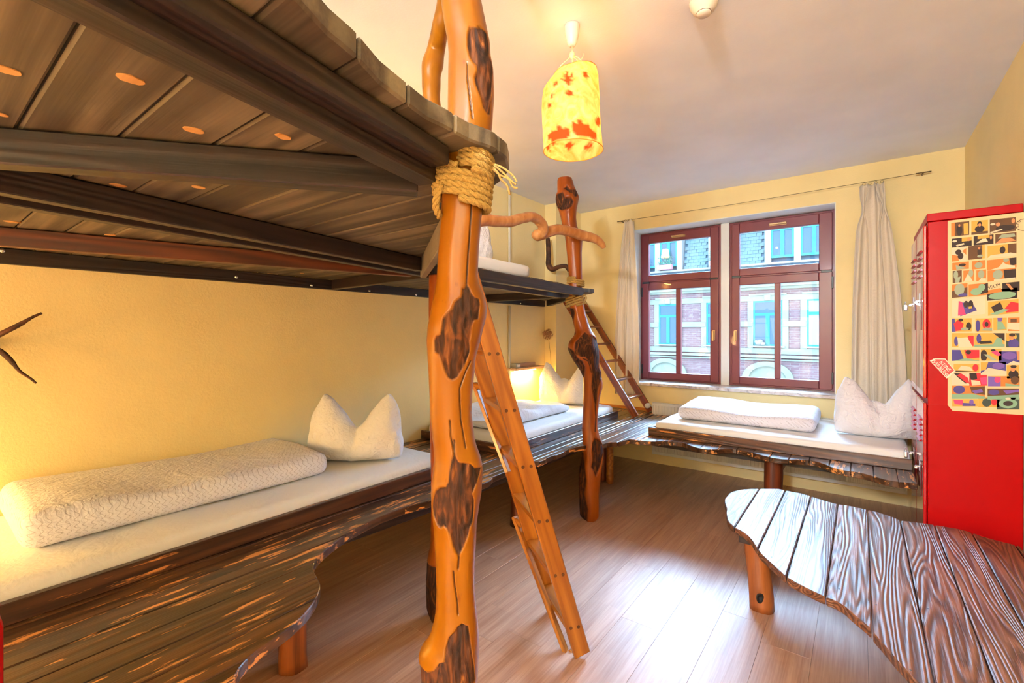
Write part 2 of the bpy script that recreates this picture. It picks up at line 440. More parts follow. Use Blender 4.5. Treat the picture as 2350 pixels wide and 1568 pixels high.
def rbox(a, b, r, n=(20, 14, 6), ripple=0., rs=3., sag=None, seed=0.):
    """closed rounded box as a grid; ripple displaces it with smooth noise"""
    a, b = Vector(a), Vector(b); V = []; F = []; idx = {}
    def vert(i, j, k):
        key = (i, j, k)
        if key in idx: return idx[key]
        p = Vector((a.x + (b.x - a.x) * i / n[0], a.y + (b.y - a.y) * j / n[1], a.z + (b.z - a.z) * k / n[2]))
        rz = min(r, (b.z - a.z) / 2 * .98)
        q = Vector((min(max(p.x, a.x + r), b.x - r), min(max(p.y, a.y + r), b.y - r), min(max(p.z, a.z + rz), b.z - rz)))
        d = p - q
        if d.length > 1e-9:
            e = Vector((d.x / r, d.y / r, d.z / rz)); m_ = max(abs(e.x), abs(e.y), abs(e.z)); e = e.normalized() * m_
            p = q + Vector((e.x * r, e.y * r, e.z * rz))
        if ripple:
            w_ = mnoise.noise_vector(p * rs + Vector((seed, seed, 0)))
            hz = (p.z - a.z) / (b.z - a.z)
            p = p + Vector((w_.x * .5 * hz, w_.y * .5 * hz, w_.z * hz)) * ripple
        if sag: p.z += sag(p) * (p.z - a.z) / (b.z - a.z)
        idx[key] = len(V); V.append(p); return idx[key]
    N = n
    for i in range(N[0]):
        for j in range(N[1]):
            F.append((vert(i, j, 0), vert(i, j + 1, 0), vert(i + 1, j + 1, 0), vert(i + 1, j, 0)))
            F.append((vert(i, j, N[2]), vert(i + 1, j, N[2]), vert(i + 1, j + 1, N[2]), vert(i, j + 1, N[2])))
    for i in range(N[0]):
        for k in range(N[2]):
            F.append((vert(i, 0, k), vert(i + 1, 0, k), vert(i + 1, 0, k + 1), vert(i, 0, k + 1)))
            F.append((vert(i, N[1], k), vert(i, N[1], k + 1), vert(i + 1, N[1], k + 1), vert(i + 1, N[1], k)))
    for j in range(N[1]):
        for k in range(N[2]):
            F.append((vert(0, j, k), vert(0, j, k + 1), vert(0, j + 1, k + 1), vert(0, j + 1, k)))
            F.append((vert(N[0], j, k), vert(N[0], j + 1, k), vert(N[0], j + 1, k + 1), vert(N[0], j, k + 1)))
    return V, F
def text_mesh(s, size, align='CENTER', extrude=.0004):
    c = bpy.data.curves.new('lettering', 'FONT'); c.body = s; c.size = size; c.align_x = align; c.align_y = 'CENTER'; c.extrude = extrude
    o = bpy.data.objects.new('lettering', c); COL.objects.link(o)
    dg = bpy.context.evaluated_depsgraph_get(); me = bpy.data.meshes.new_from_object(o.evaluated_get(dg))
    v = [tuple(q.co) for q in me.vertices]; f = [tuple(p.vertices) for p in me.polygons]
    bpy.data.objects.remove(o, do_unlink=True); bpy.data.meshes.remove(me); return v, f
# ================================================================== THE ROOM
floor = obj('floor', [(XL - .2, YR - .2, -.06), (XR + .2, YR - .2, -.06), (XR + .2, YB + .2, -.06), (XL - .2, YB + .2, -.06),
                      (XL - .2, YR - .2, -.009), (XR + .2, YR - .2, -.009), (XR + .2, YB + .2, -.009), (XL - .2, YB + .2, -.009)],
            [(0, 3, 2, 1), (4, 5, 6, 7), (0, 1, 5, 4), (1, 2, 6, 5), (2, 3, 7, 6), (3, 0, 4, 7)],
            plain('floor_underlay', sr(70, 48, 34), .8), kind='structure')
BW = .2
xi = -.975 - 10 * BW
col = 0
while xi < XR:
    random.seed(col * 13 + 5)
    y = YR - random.random() * 1.2
    if col == 10: y = 2.22 - 1.28 * 3
    if col == 11: y = 2.40 - 1.28 * 4
    if col == 12: y = 2.586 - 1.28 * 4
    while y < YB:
        x0, x1, y0, y1 = max(xi, XL), min(xi + BW, XR), max(y, YR), min(y + 1.28, YB)
        if x1 - x0 > .01 and y1 - y0 > .02:
            g = .0003
            box('floor_board', (x0 + g, y0 + g, -.009), (x1 - g, y1 - g, 0), M['floor'], floor, bevel=.0006)
        y += 1.28
    xi += BW; col += 1
box('ceiling', (XL - .2, YR - .2, ZC), (XR + .2, YB + .4, ZC + .1), M['ceiling'], kind='structure')
box('wall_left', (XL - .2, YR - .2, 0), (XL, YS, ZC), M['wall'], kind='structure')
box('wall_left_step', (XL - .2, YS, 0), (XS, YB, ZC), M['wall'], kind='structure')
box('wall_right', (XR, YR - .2, 0), (XR + .2, YB + .36, ZC), M['wall'], kind='structure')
box('wall_rear', (XL, YR - .2, 0), (XR, YR, ZC), M['wall'], kind='structure')
WX0, WX1, WZ0, WZ1 = -2.09, -.18, .885, 2.61
YF = 5.30      # face of the window frames
wb = MB()
wb.box((XS - .3, YB, 0), (WX0, YB + .36, ZC)); wb.box((WX1, YB, 0), (XR, YB + .36, ZC))
wb.box((WX0, YB, WZ1), (WX1, YB + .36, ZC)); wb.box((WX0, YB, 0), (WX1, YB + .36, WZ0))
wback = wb.build('wall_back', M['wall'], kind='structure')
rv = MB()
rv.box((WX0, YB + .002, WZ0), (WX0 + .008, YB + .355, WZ1)); rv.box((WX1 - .008, YB + .002, WZ0), (WX1, YB + .355, WZ1))
rv.box((WX0 + .008, YB + .002, WZ1 - .008), (WX1 - .008, YB + .355, WZ1))
rv.build('reveal', M['reveal'], wback)
box('pier', (-1.193, YF - .02, WZ0), (-1.11, YB + .355, WZ1 - .008), M['reveal'], wback, bevel=.004)
k = NT('marbled_sill'); tc = k.n('TexCoord')
nz = k.n('TexNoise', {'Vector': tc.outputs['Object'], 'Scale': 9.0, 'Detail': 6.0, 'Distortion': 2.2})
k.set(k.b, 'Base Color', k.ramp(nz.outputs[0], [(.3, sr(150, 132, 126)), (.5, sr(206, 192, 182)), (.7, sr(226, 216, 206))])); k.b.inputs['Roughness'].default_value = .3
box('sill', (-2.14, YB - .075, WZ0 - .028), (-.13, YF + .02, WZ0 + .004), k.m, wback, bevel=.004, seg=2)
# thin wooden strip where the platform meets the walls
box('trim_1', (XS, YB - .015, ZP), (-1.9, YB, ZP + .03), M['varX'], kind='structure', bevel=.002)
box('baseboard_right', (XR - .015, YR, 0), (XR, 3.3, .06), M['varY'], kind='structure', bevel=.003)

def window(name, x0, x1, hs):
    Y0, Y1 = YF, YF + .065
    z0, z1 = WZ0 + .005, WZ1 - .012
    fr = MB(); t = .036
    fr.box((x0, Y0, z0), (x0 + t, Y1, z1)); fr.box((x1 - t, Y0, z0), (x1, Y1, z1))
    fr.box((x0 + t, Y0, z1 - t), (x1 - t, Y1, z1)); fr.box((x0 + t, Y0, z0), (x1 - t, Y1, z0 + t)); fr.box((x0 + t, Y0, 1.98), (x1 - t, Y1, 2.07))
    root = fr.build(name, M['sash'], kind='structure', bevel=.003, seg=2)
    a, b = x0 + .024, x1 - .024
    gx0, gx1 = x0 + .098, x1 - .108
    if hs == 'L': gx0, gx1 = x0 + .098, x1 - .13
    def sash(nm, za, zb, ga, gb, mid):
        s = MB(); y0, y1 = Y0 - .018, Y0 + .04
        s.box((a, y0, za), (gx0, y1, zb)); s.box((gx1, y0, za), (b, y1, zb))
        s.box((gx0, y0, za), (gx1, y1, ga)); s.box((gx0, y0, gb), (gx1, y1, zb))
        so = s.build(nm, M['sash'], root, bevel=.006, seg=3)
        if mid:
            c = (gx0 + gx1) / 2
            box('glazing_bar', (c - .026, y0 + .004, ga), (c + .026, y1, gb), M['sash'], so, bevel=.005, seg=2)
            box('pane', (gx0 - .005, y0 + .026, ga - .005), (c - .02, y0 + .030, gb + .005), M['glass'], so)
            box('pane', (c + .02, y0 + .026, ga - .005), (gx1 + .005, y0 + .030, gb + .005), M['glass'], so)
        else:
            box('pane', (gx0 - .005, y0 + .026, ga - .005), (gx1 + .005, y0 + .030, gb + .005), M['glass'], so)
        return so, y0
    up, y0 = sash('upper_sash', 2.032, z1 - .02, 2.107, 2.482, False)
    lo, y0 = sash('lower_sash', z0 + .018, 2.018, .984, 1.937, True)
    c = (gx0 + gx1) / 2 + .02
    h = MB().box((c - .09, y0 - .006, 2.512), (c + .06, y0, 2.538)).box((c - .085, y0 - .045, 2.518), (c - .065, y0 - .006, 2.534)).box((c - .085, y0 - .05, 2.517), (c + .06, y0 - .036, 2.531))
    h.build('handle', M['beige_metal'], up, bevel=.002)
    hx = (x1 - .07) if hs == 'R' else (x0 + .062)
    h = MB().box((hx - .014, y0 - .006, 1.36), (hx + .014, y0, 1.47)).box((hx - .009, y0 - .045, 1.445), (hx + .009, y0 - .006, 1.46)).box((hx - .009, y0 - .052, 1.355), (hx + .009, y0 - .038, 1.46))
    h.build('handle', M['beige_metal'], lo, bevel=.002)
    for hx0 in (a + .004, b - .088):
        box('hinge', (hx0, y0 - .012, 2.012), (hx0 + .084, y0 + .002, 2.034), M['black'], root, bevel=.002)
    ex = a - .008 if hs == 'R' else b - .006
    for z in (1.86, .96): box('hinge', (ex, y0 - .012, z), (ex + .014, y0 + .01, z + .11), M['black'], root, bevel=.002)
    return root
window('window_1', WX0 + .01, -1.193, 'R')
window('window_2', -1.11, WX1 - .01, 'L')

# ================================================================== OUTSIDE: the house across the street
YFC = 17.0
def fac_brick():
    k = NT('pale_brickwork'); tc = k.n('TexCoord'); s = k.n('SeparateXYZ', {0: tc.outputs['Object']})
    v = k.n('CombineXYZ', {0: s.outputs[0], 1: s.outputs[2], 2: 0.})
    br = k.n('TexBrick', {'Vector': v.outputs[0], 'Color1': sr(120, 93, 98), 'Color2': sr(108, 80, 88), 'Mortar': sr(125, 115, 117), 'Scale': 1.0,
                          'Mortar Size': .006, 'Brick Width': .24, 'Row Height': .072, 'Bias': -.1})
    nz = k.n('TexNoise', {'Vector': k.scaled(v.outputs[0], 4.1, 13.8, 1), 'Scale': 1.0, 'Detail': 0.})
    k.set(k.b, 'Base Color', k.mix(k.mapr(nz.outputs[0], .62, .66, 0, .5), br.outputs[0], sr(136, 120, 120)))
    k.b.inputs['Roughness'].default_value = .9; return k.m
M['fbrick'] = fac_brick()
M['fstone'] = plain('pale_sandstone', sr(125, 130, 120), .9, var=.08)
M['fteal'] = plain('turquoise_window_paint', sr(11, 115, 120), .5)
M['fwhite'] = plain('white_dormer_paint', sr(130, 130, 131), .7)
M['fglass'] = plain('dark_street_glass', sr(48, 75, 98), .12)
M['fslate'] = plain('blue_grey_slate', sr(81, 104, 111), .5, var=.15)
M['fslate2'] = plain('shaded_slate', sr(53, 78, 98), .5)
hs = thing('apartment_building', 'pale brick house with turquoise windows and slate mansard roof across the street', 'building', (-2.5, YFC, -4))
box('brick_wall', (-13, YFC, -5), (7, YFC + .4, 3.0), M['fbrick'], hs)
def band(nm, z0, z1, out, mat='fstone', x0=-13, x1=7): return box(nm, (x0, YFC - out, z0), (x1, YFC, z1), M[mat], hs)
band('cornice', 3.0, 3.1, .34); band('cornice', 2.9, 3.0, .26); band('cornice', 2.82, 2.9, .14)
band('stone_band', 2.46, 2.64, .05)
band('stone_band', .74, .92, .06); band('cornice', .62, .70, .2); band('cornice', .53, .58, .12)
wins = [(-7.6, -6.77), (-5.97, -5.30), (-4.30, -3.47), (-2.83, -2.0), (-1.34, -.51), (.13, .96)]
for i, (a, b) in enumerate(wins):
    z0, z1 = 1.0, 2.46
    for xa, xb in ((a - .17, a), (b, b + .17)): box('stone_jamb', (xa, YFC - .06, .92), (xb, YFC, 2.46), M['fstone'], hs, bevel=.006)
    box('lintel', (a - .12, YFC - .1, 2.64), (b + .12, YFC, 2.69), M['fstone'], hs)
    box('keystone', ((a + b) / 2 - .1, YFC - .12, 2.46), ((a + b) / 2 + .1, YFC, 2.66), M['fstone'], hs, bevel=.02)
    box('window_ledge', (a - .08, YFC - .16, .95), (b + .08, YFC, 1.0), M['fwhite'], hs)
    f = MB(); t = .05
    f.box((a, YFC - .03, z0), (a + t, YFC, z1)); f.box((b - t, YFC - .03, z0), (b, YFC, z1)); f.box((a + t, YFC - .03, z1 - t), (b - t, YFC, z1))
    f.box((a + t, YFC - .03, z0), (b - t, YFC, z0 + t)); f.box((a + t, YFC - .035, 1.98), (b - t, YFC, 2.07)); c = (a + b) / 2
    f.box((c - .06, YFC - .035, z0 + t), (c + .06, YFC, 1.98))
    fo = f.build('window_frame', M['fteal'], hs)
    gm = M['fglass'] if i != 4 else plain('pale_blind', sr(132, 142, 142), .6)
    for (p, q, r_, s_) in ((a + t, c - .06, z0 + t, 1.98), (c + .06, b - t, z0 + t, 1.98), (a + t, b - t, 2.07, z1 - t)):
        box('pane', (p, YFC - .015, r_), (q, YFC - .008, s_), gm, fo)
for a, b in zip([w_[1] for w_ in wins[:-1]], [w_[0] for w_ in wins[1:]]):
    box('stone_block', (a + .02, YFC - .09, 1.62), (b - .02, YFC, 1.80), M['fstone'], hs, bevel=.01)
# arches of the storey below
for cx in (-5.7, -2.42, .8):
    m = MB(); n = 18
    for j in range(n):
        a0, a1 = math.pi * j / n, math.pi * (j + 1) / n
        q = [(cx + R * math.cos(t), z) for R, t in ((.74, a0), (.74, a1), (.54, a1), (.54, a0)) for z in [-.08 + R * .78 * math.sin(t)]]
        v = [(x, YFC - .12, z) for x, z in q] + [(x, YFC, z) for x, z in q]
        m.add(v, [(0, 1, 2, 3), (7, 6, 5, 4), (0, 4, 5, 1), (1, 5, 6, 2), (2, 6, 7, 3), (3, 7, 4, 0)])
    m.build('arch', M['fstone'], hs)
    v = [(cx, YFC - .02, -.08)] + [(cx + .54 * math.cos(math.pi * j / n), YFC - .02, -.08 + .42 * math.sin(math.pi * j / n)) for j in range(n + 1)]
    obj('arch_infill', v, [(0, j + 2, j + 1) for j in range(n)], M['fstone'], hs)
    box('arch_sill', (cx - .78, YFC - .14, -.2), (cx + .78, YFC, -.08), M['fwhite'], hs)
box('stone_ledge', (-1.45, YFC - .14, -.16), (-.2, YFC, -.02), M['fwhite'], hs)
# mansard roof with its slates
obj('roof_face', [(-13, YFC - .25, 3.1), (7, YFC - .25, 3.1), (7, YFC + .55, 6.6), (-13, YFC + .55, 6.6), (-13, YFC + 3, 7), (7, YFC + 3, 7)], [(0, 1, 2, 3), (3, 2, 5, 4)], M['fslate2'], hs)
sv = MB().box((-.078, -.012, 0), (.078, .0, .135)); random.seed(3)
sm = None
def slate(x, z):
    global sm
    yy = YFC - .25 + (z - 3.1) * .2286 - .03
    if sm is None:
        o = obj('slate', sv.v, sv.f, M['fslate'], hs, matrix=Matrix.Translation((x, yy, z))); sm = o.data
        o.rotation_euler = (-.32, random.uniform(-.04, .04), 0)
    else:
        o = link(bpy.data.objects.new('slate', sm)); o.parent = hs; o.location = Vector((x, yy, z)) - ORG[hs.name]
        o.rotation_euler = (-.32, random.uniform(-.05, .05), 0)
cols = [(-6.9, -.6, 3.14, 3.7), ]
x = -6.7
while x < -.6: slate(x, 3.30); slate(x + .08, 3.18); x += .162
for (xa, xb) in ((-5.0, -4.2), (-3.36, -2.5)):
    z = 3.42; r_ = 0
    while z < 4.9:
        x = xa + .08 * (r_ % 2) + .04
        while x < xb - .05: slate(x, z); x += .162
        z += .118; r_ += 1
rest = MB(); z = 4.95; r_ = 0
while z < 6.5:
    x = -12 + .08 * (r_ % 2)
    while x < 6:
        yy = YFC - .25 + (z - 3.1) * .2286 - .03
        rest.add([(x - .078, yy - .02, z), (x + .078, yy - .02, z), (x + .078, yy + .03, z + .13), (x - .078, yy + .03, z + .13)], [(0, 1, 2, 3)]); x += .162
    z += .118; r_ += 1
rest.build('roof_slates', M['fslate'], hs, kind='stuff')
for (a, b) in ((-6.75, -6.04), (-5.86, -5.25), (-4.0, -3.5), (-2.29, -1.66), (-1.48, -.8)):
    y0 = YFC - .22
    box('dormer_side', (a - .18, y0 - .04, 3.62), (a, YFC + .6, 5.7), M['fwhite'], hs)
    if b not in (-6.04, -1.66): box('dormer_side', (b, y0 - .04, 3.62), (b + .18, YFC + .6, 5.7), M['fwhite'], hs)
    f = MB(); t = .055; z0, z1 = 3.80, 5.3; c = (a + b) / 2
    f.box((a, y0, z0), (a + t, y0 + .05, z1)); f.box((b - t, y0, z0), (b, y0 + .05, z1)); f.box((a + t, y0, z0), (b - t, y0 + .05, z0 + t + .02))
    f.box((a + t, y0, z1 - t), (b - t, y0 + .05, z1)); f.box((a + t, y0 - .01, 4.66), (b - t, y0 + .05, 4.78)); f.box((c - .055, y0 - .01, z0 + t), (c + .055, y0 + .05, 4.66))
    fo = f.build('dormer_frame', M['fteal'], hs)
    for (p, q, r_, s_) in ((a + t, c - .055, z0 + t, 4.66), (c + .055, b - t, z0 + t, 4.66), (a + t, b - t, 4.78, z1 - t)):
        box('pane', (p, y0 + .02, r_), (q, y0 + .03, s_), M['fglass'], fo)
box('dormer_sill', (-6.9, YFC - .3, 3.60), (-.5, YFC + .2, 3.66), M['fwhite'], hs)
# drainpipe, flower box, lamp, star on the house
tube('drainpipe', [(-6.32, YFC - .2, -1), (-6.32, YFC - .2, 3.0)], .045, M['fwhite'], hs)
M['pink'] = plain('pink_planter', sr(169, 112, 133), .7)
M['leafg'] = plain('pale_green_leaves', sr(90, 139, 120), .8)
def planter(x0, x1, z, label):
    t = thing('flower_box', label, 'planter', ((x0 + x1) / 2, YFC - .42, z))
    MB().box((x0, YFC - .5, z), (x1, YFC - .34, z + .17)).build('box', M['pink'], t, bevel=.01)
    m = MB(); random.seed(int(x0 * 10))
    for _ in range(150):
        c = Vector((random.uniform(x0, x1), YFC - .42 + random.uniform(-.08, .08), z + .17 + random.random() ** 1.4 * .33)); s = .035
        d = Vector((random.uniform(-1, 1), random.uniform(-1, 1), random.uniform(-.3, 1))).normalized(); e = d.cross(Vector((.3, .5, .8))).normalized()
        m.add([c - d * s, c + e * s * .5, c + d * s, c - e * s * .5], [(0, 1, 2, 3)])
    m.build('foliage', M['leafg'], t, kind='stuff')
planter(-5.88, -5.36, 3.68, 'pink flower box with pale plants on the dormer sill seen through left window')
planter(-6.7, -6.2, 3.68, 'pink flower box cut off by the left edge of left window')
planter(-4.1, -3.4, 3.68, 'flower box with tall leafy plant at right edge of left window')
lt = thing('table_lamp', 'lamp with peach shade glowing inside the dormer window across the street', 'lamp', (-5.6, YFC - .235, 4.0))
MB().lathe([(.0, 4.12), (.15, 4.12), (.1, 4.42), (0, 4.42)], (-5.62, YFC - .36, 0), 14).build('shade', plain('glowing_peach_shade', sr(250, 190, 140), .8, emit=(1, .6, .35, 1), estr=.5), lt, smooth=False)
st = []
for j in range(16):
    R = .05 if j % 2 == 0 else .022
    st.append((-2.13 + R * math.cos(math.pi * j / 8), YFC - .235, 4.11 + R * math.sin(math.pi * j / 8)))
tag(obj('paper_star', st + [(-2.13, YFC - .25, 4.11)], [(j, (j + 1) % 16, 16) for j in range(16)] + [tuple(range(15, -1, -1))], plain('yellow_paper', sr(187, 177, 120), .7)),
    'tiny yellow star hanging in the dormer window across the street', 'ornament')
m = MB()
for (dx, dz, r_) in ((0, .07, .1), (.12, .05, .08), (.05, .13, .08), (-.06, .12, .06)):
    m.lathe([(0, -r_ * .7), (r_ * .8, -r_ * .5), (r_, 0), (r_ * .8, r_ * .5), (0, r_ * .7)], (-2.66 + dx, YFC - .16, 1.02 + dz), 10)
tag(m.build('cushion_heap', M['fwhite'], smooth=True), 'small pale crumpled bundle lying on the brick house window ledge', 'bundle')
box('street', (-25, YB + .4, -5.1), (20, YFC + .5, -5.0), plain('street_paving', sr(105, 105, 105), .9), kind='structure')

# ================================================================== RADIATOR
rt = thing('radiator', 'long white panel radiator behind the platform under the window', 'radiator', (-.7, 4.95, .13))
rm = MB(); x = -1.79
while x < .28:
    rm.box((x, 4.925, .16), (x + .02, 4.935, .66)); x += .033
rm.box((-1.80, 4.935, .13), (.29, 4.95, .68)); rm.box((-1.80, 5.0, .13), (.29, 5.012, .68))
rm.box((-1.80, 4.925, .13), (.29, 4.935, .16)); rm.box((-1.80, 4.925, .655), (.29, 4.935, .68)); rm.box((-1.80, 4.925, .38), (.29, 4.935, .41))
rm.build('panel', M['white_metal'], rt, bevel=.002)
gm_ = MB(); x = -1.80
gm_.box((-1.81, 4.925, .13), (-1.80, 5.012, .685)); gm_.box((.29, 4.925, .13), (.30, 5.012, .685))
while x < .28: gm_.box((x, 4.952, .672), (x + .009, 4.998, .680)); x += .018
gm_.build('grille', M['white_metal'], rt)
tube('pipe', [(-1.81, 4.97, .64), (-1.87, 4.97, .64), (-1.87, 4.97, ZP + .001)], .009, M['pipe'], rt)
MB().lathe([(0, -.035), (.02, -.035), (.027, -.02), (.03, .0), (.027, .03), (.014, .036), (0, .036)], (-1.86, 4.93, .645), 16, axis='Y').build('thermostat', M['white_metal'], rt, smooth=True)

# ================================================================== CURTAINS
def curtain(name, label, top, bot, z1, z0, ycen, nf, seed, tie=None, kink=.0):
    """top / bot: (x0, x1) spans; the folds run between them"""
    random.seed(seed); nu, nv = nf * 10, 60; V = []; ph = [random.uniform(-.5, .5) for _ in range(nf + 2)]
    for j in range(nv + 1):
        t = j / nv; z = z0 + (z1 - z0) * t
        s = 1 - (1 - t) ** 1.0
        sm_ = t ** 2.2
        x0 = bot[0] + (top[0] - bot[0]) * sm_; x1 = bot[1] + (top[1] - bot[1]) * sm_
        for i in range(nu + 1):
            u = i / nu; f = u * nf * 2 * math.pi
            k1 = int(u * nf)
            amp = .032 * (.55 + .45 * math.sin(k1 * 2.1 + seed)) * (1 + .3 * math.sin(3 * t + k1))
            x = x0 + (x1 - x0) * u + .010 * math.sin(f * .5 + 2.5 * t + seed) + (kink * math.exp(-((t - .9) / .05) ** 2) * math.sin(u * 9 + seed))
            y = ycen + amp * math.sin(f + .5 * math.sin(2 * t + k1)) + .012 * mnoise.noise(Vector((u * 5, t * 4, seed)))
            if t > .9: y += .02 * math.sin(u * 17 + seed) * (t - .9) / .1
            zz = z + (.012 * math.sin(f) if t > .97 else 0)
            V.append((x, y, zz))
    F = [(j * (nu + 1) + i, j * (nu + 1) + i + 1, (j + 1) * (nu + 1) + i + 1, (j + 1) * (nu + 1) + i) for j in range(nv) for i in range(nu)]
    t_ = thing(name, label, 'curtain', ((top[0] + top[1]) / 2, ycen, z0))
    o = obj('fabric', V, F, M['curtain'], t_, smooth=True); sd_ = o.modifiers.new('thickness', 'SOLIDIFY'); sd_.thickness = .003
    for q in range(4):
        xx = top[0] + (top[1] - top[0]) * (q + .5) / 4
        pts = [(xx + .009 * math.cos(a), ycen - .005 + .006 * math.sin(a), z1 + .008 + .014 * math.sin(a)) for a in [2 * math.pi * e / 10 for e in range(11)]]
        tube('hook', pts, .0014, M['wire'], t_, n=5)
    return t_
curtain('curtain', 'narrow beige curtain gathered at the left side of the window', (-2.14, -2.05), (-2.26, -1.97), 2.70, .74, 4.965, 5, 3)
curtain('curtain', 'wide beige curtain gathered between the window and the red locker', (.0, .16), (-.075, .30), 2.70, .60, 4.965, 6, 8, kink=.03)
wt = thing('curtain_wire', 'thin curtain wire stretched above the window between two wall hooks', 'wire', (-1, 4.98, 2.72))
tube('wire', [(-2.19, 4.98, 2.715), (-1.0, 4.98, 2.712), (.40, 4.98, 2.735)], .0022, M['wire'], wt, n=6)
for x, z in ((-2.19, 2.715), (.40, 2.735)):
    tube('bracket', [(x, YB + .001, z), (x, 4.98, z)], .006, M['wire'], wt, n=8)
    tube('tensioner', [(x - .045, 4.98, z), (x + .05, 4.98, z)], .005, M['wire'], wt, n=8)
# ================================================================== LOW PLATFORM
edge_px = [(534,1566),(551.6,1531),(587,1495),(638,1459),(684,1423.5),(720,1383),(735,1347),(728,1326),(719,1306),(725,1285.6),(746,1263),(786.5,1232),(827,1209),(868,1188.6),
 (919,1168),(955,1158),(986,1150),(1020,1139),(1060,1124),(1105.6,1112),(1123,1104),(1136,1091),(1161,1083),(1195,1070),(1222,1061),(1244,1059),(1260,1048),(1286,1042),(1301.7,1032),
 (1337,1024),(1360,1022),(1381,1021),(1397,1016),(1423,1014.6),(1442,1009),(1451,1009.6),(1489,1013),(1528,1013),(1566,1016),(1588,1024),(1623,1032),(1681,1030),(1719,1037),
 (1751,1046),(1793,1054),(1847,1056),(1879,1061),(1923,1077),(1974.5,1086),(2006,1094),(2045,1104),(2089,1108.5)]
edge_px = smoothpath(edge_px, 3)
edge = [PZ(px, py, ZP) for px, py in edge_px]
bench_poly = [(XL + .004, YD + .1), (-1.7, YD + .1), (-1.62, -.6), (-1.56, -.1), (-1.42, .25)] + [(p.x, p.y) for p in edge] + [(.262, 3.56), (.262, 4.88), (-1.80, 4.88), (-1.80, YB - .017), (XS + .004, YB - .017), (XS + .004, YS - .005), (XL + .004, YS - .005)]
bench = thing('sleeping_platform', 'low dark-stained plank platform with wavy live edge along both walls', 'platform', (-2.2, 2.0, 0))
gaps = [-1.785 + .1155 * i for i in range(-10, 19)]
for g, pc in poly_strips(bench_poly, gaps, 'Y', .0024, .010):
    strip_obj('plank', pc, 'Y', ZP - .036, ZP + .0008 * math.sin(g * 2.3), M['benchY'], bench, bevel=.003)
FB = ZP - .116
fas = [(-1.98, -.9, 0), (-1.98, .9, 0), (-1.90, 1.9, 0), (-1.885, 3.55, 0)]
for a, b in zip(fas[:-1], fas[1:]):
    beam('apron', (a[0], a[1], ZP - .077), (b[0], b[1], ZP - .077), .035, .078, M['beamX'], bench)
beam('apron', (-1.86, 3.99, ZP - .077), (.25, 3.99, ZP - .077), .035, .078, M['beamX'], bench)
beam('apron', (-1.86, 4.75, ZP - .077), (.25, 4.75, ZP - .077), .04, .078, M['beamX'], bench)
beam('crossbar', (-.50, 3.97, ZP - .12), (-.50, 4.8, ZP - .12), .06, .10, M['logdarkZ'], bench)
beam('crossbar', (-1.56, 4.3, ZP - .12), (-1.56, 4.8, ZP - .12), .05, .12, M['logdarkZ'], bench)

def log(name, c, r, z0, z1, mat, parent, seed=0, lean=(0, 0), n=20, sq=1., **kw):
    V = []; m = 14
    for j in range(m + 1):
        t = j / m; z = z0 + (z1 - z0) * t
        for i in range(n):
            a = 2 * math.pi * i / n
            q = r * (1 + .14 * mnoise.noise(Vector((math.cos(a) * 1.6, math.sin(a) * 1.6, t * 2.2 + seed * 7))) + .05 * mnoise.noise(Vector((math.cos(a) * 6, math.sin(a) * 6, t * 5 + seed))) + .10 * (1 - t) ** 3)
            V.append((c[0] + lean[0] * t + q * math.cos(a), c[1] + lean[1] * t + q * math.sin(a) * sq, z))
    F = [(j * n + i, j * n + (i + 1) % n, (j + 1) * n + (i + 1) % n, (j + 1) * n + i) for j in range(m) for i in range(n)] + [tuple(range(n - 1, -1, -1)), tuple(m * n + i for i in range(n))]
    return obj(name, V, F, mat, parent, smooth=True, **kw)
log('leg', (-1.967, 1.035), .055, 0, ZP - .036, M['logZ'], bench, 1)
log('leg', (-2.06, 2.80), .045, 0, ZP - .036, M['logdarkZ'], bench, 2)
log('leg', (-1.93, 4.13), .034, 0, ZP - .036, M['varY'], bench, 3)
log('leg', (-2.02, 4.16), .04, 0, ZP - .036, M['logdarkZ'], bench, 4)
log('leg', (-.52, 3.93), .062, 0, ZP - .036, M['logdarkZ'], bench, 5)
log('leg', (-2.3, -.6), .055, 0, ZP - .036, M['logZ'], bench, 6)

# ================================================================== BEDS
ZM = ZP + .115
def bedframe(label, x0, x1, y0, y1, gap_side=None):
    t = thing('bed_frame', label, 'bed frame', ((x0 + x1) / 2, (y0 + y1) / 2, ZP))
    h = .068; b = .03
    if gap_side == 'Y':      # open to the wall at x0: front board, two end boards
        beam('side_board', (x1 - b / 2, y0, ZP + h / 2 + .001), (x1 - b / 2, y1, ZP + h / 2 + .001), b, h, M['railX'], t)
        for y in (y0 + b / 2, y1 - b / 2): beam('end_board', (x0, y, ZP + h / 2 + .001), (x1 - b - .001, y, ZP + h / 2 + .001), b, h, M['railX'], t)
    else:
        beam('side_board', (x0, y0 + b / 2, ZP + h / 2 + .001), (x1, y0 + b / 2, ZP + h / 2 + .001), b, h, M['railX'], t)
        beam('end_board', (x0 + b / 2, y0 + b + .001, ZP + h / 2 + .001), (x0 + b / 2, y1, ZP + h / 2 + .001), b, h, M['railX'], t)
    return t
def mattress(label, a, b, seed=1, n=(40, 40, 5), rip=.006):
    V, F = rbox(a, b, .03, n, rip, 4.5, seed=seed)
    return tag(obj('mattress', V, F, M['sheet'], smooth=True), label, 'mattress')
bedframe('dark board frame of the nearest bed along the left wall', XL + .004, -2.035, -.35, 2.10, 'Y')
mattress('white sheeted mattress of the nearest bed along the left wall', (XL + .01, -.31, ZP + .003), (-2.068, 2.06, ZM), 1, (26, 60, 5), .008)
bedframe('dark board frame of the far bed along the left wall', XL + .004, -1.995, 2.60, 4.47, 'Y')
mattress('white sheeted mattress of the far bed along the left wall', (XL + .04, 2.64, ZP + .003), (-2.03, 4.43, ZM + .01), 2, (26, 50, 5), .006)
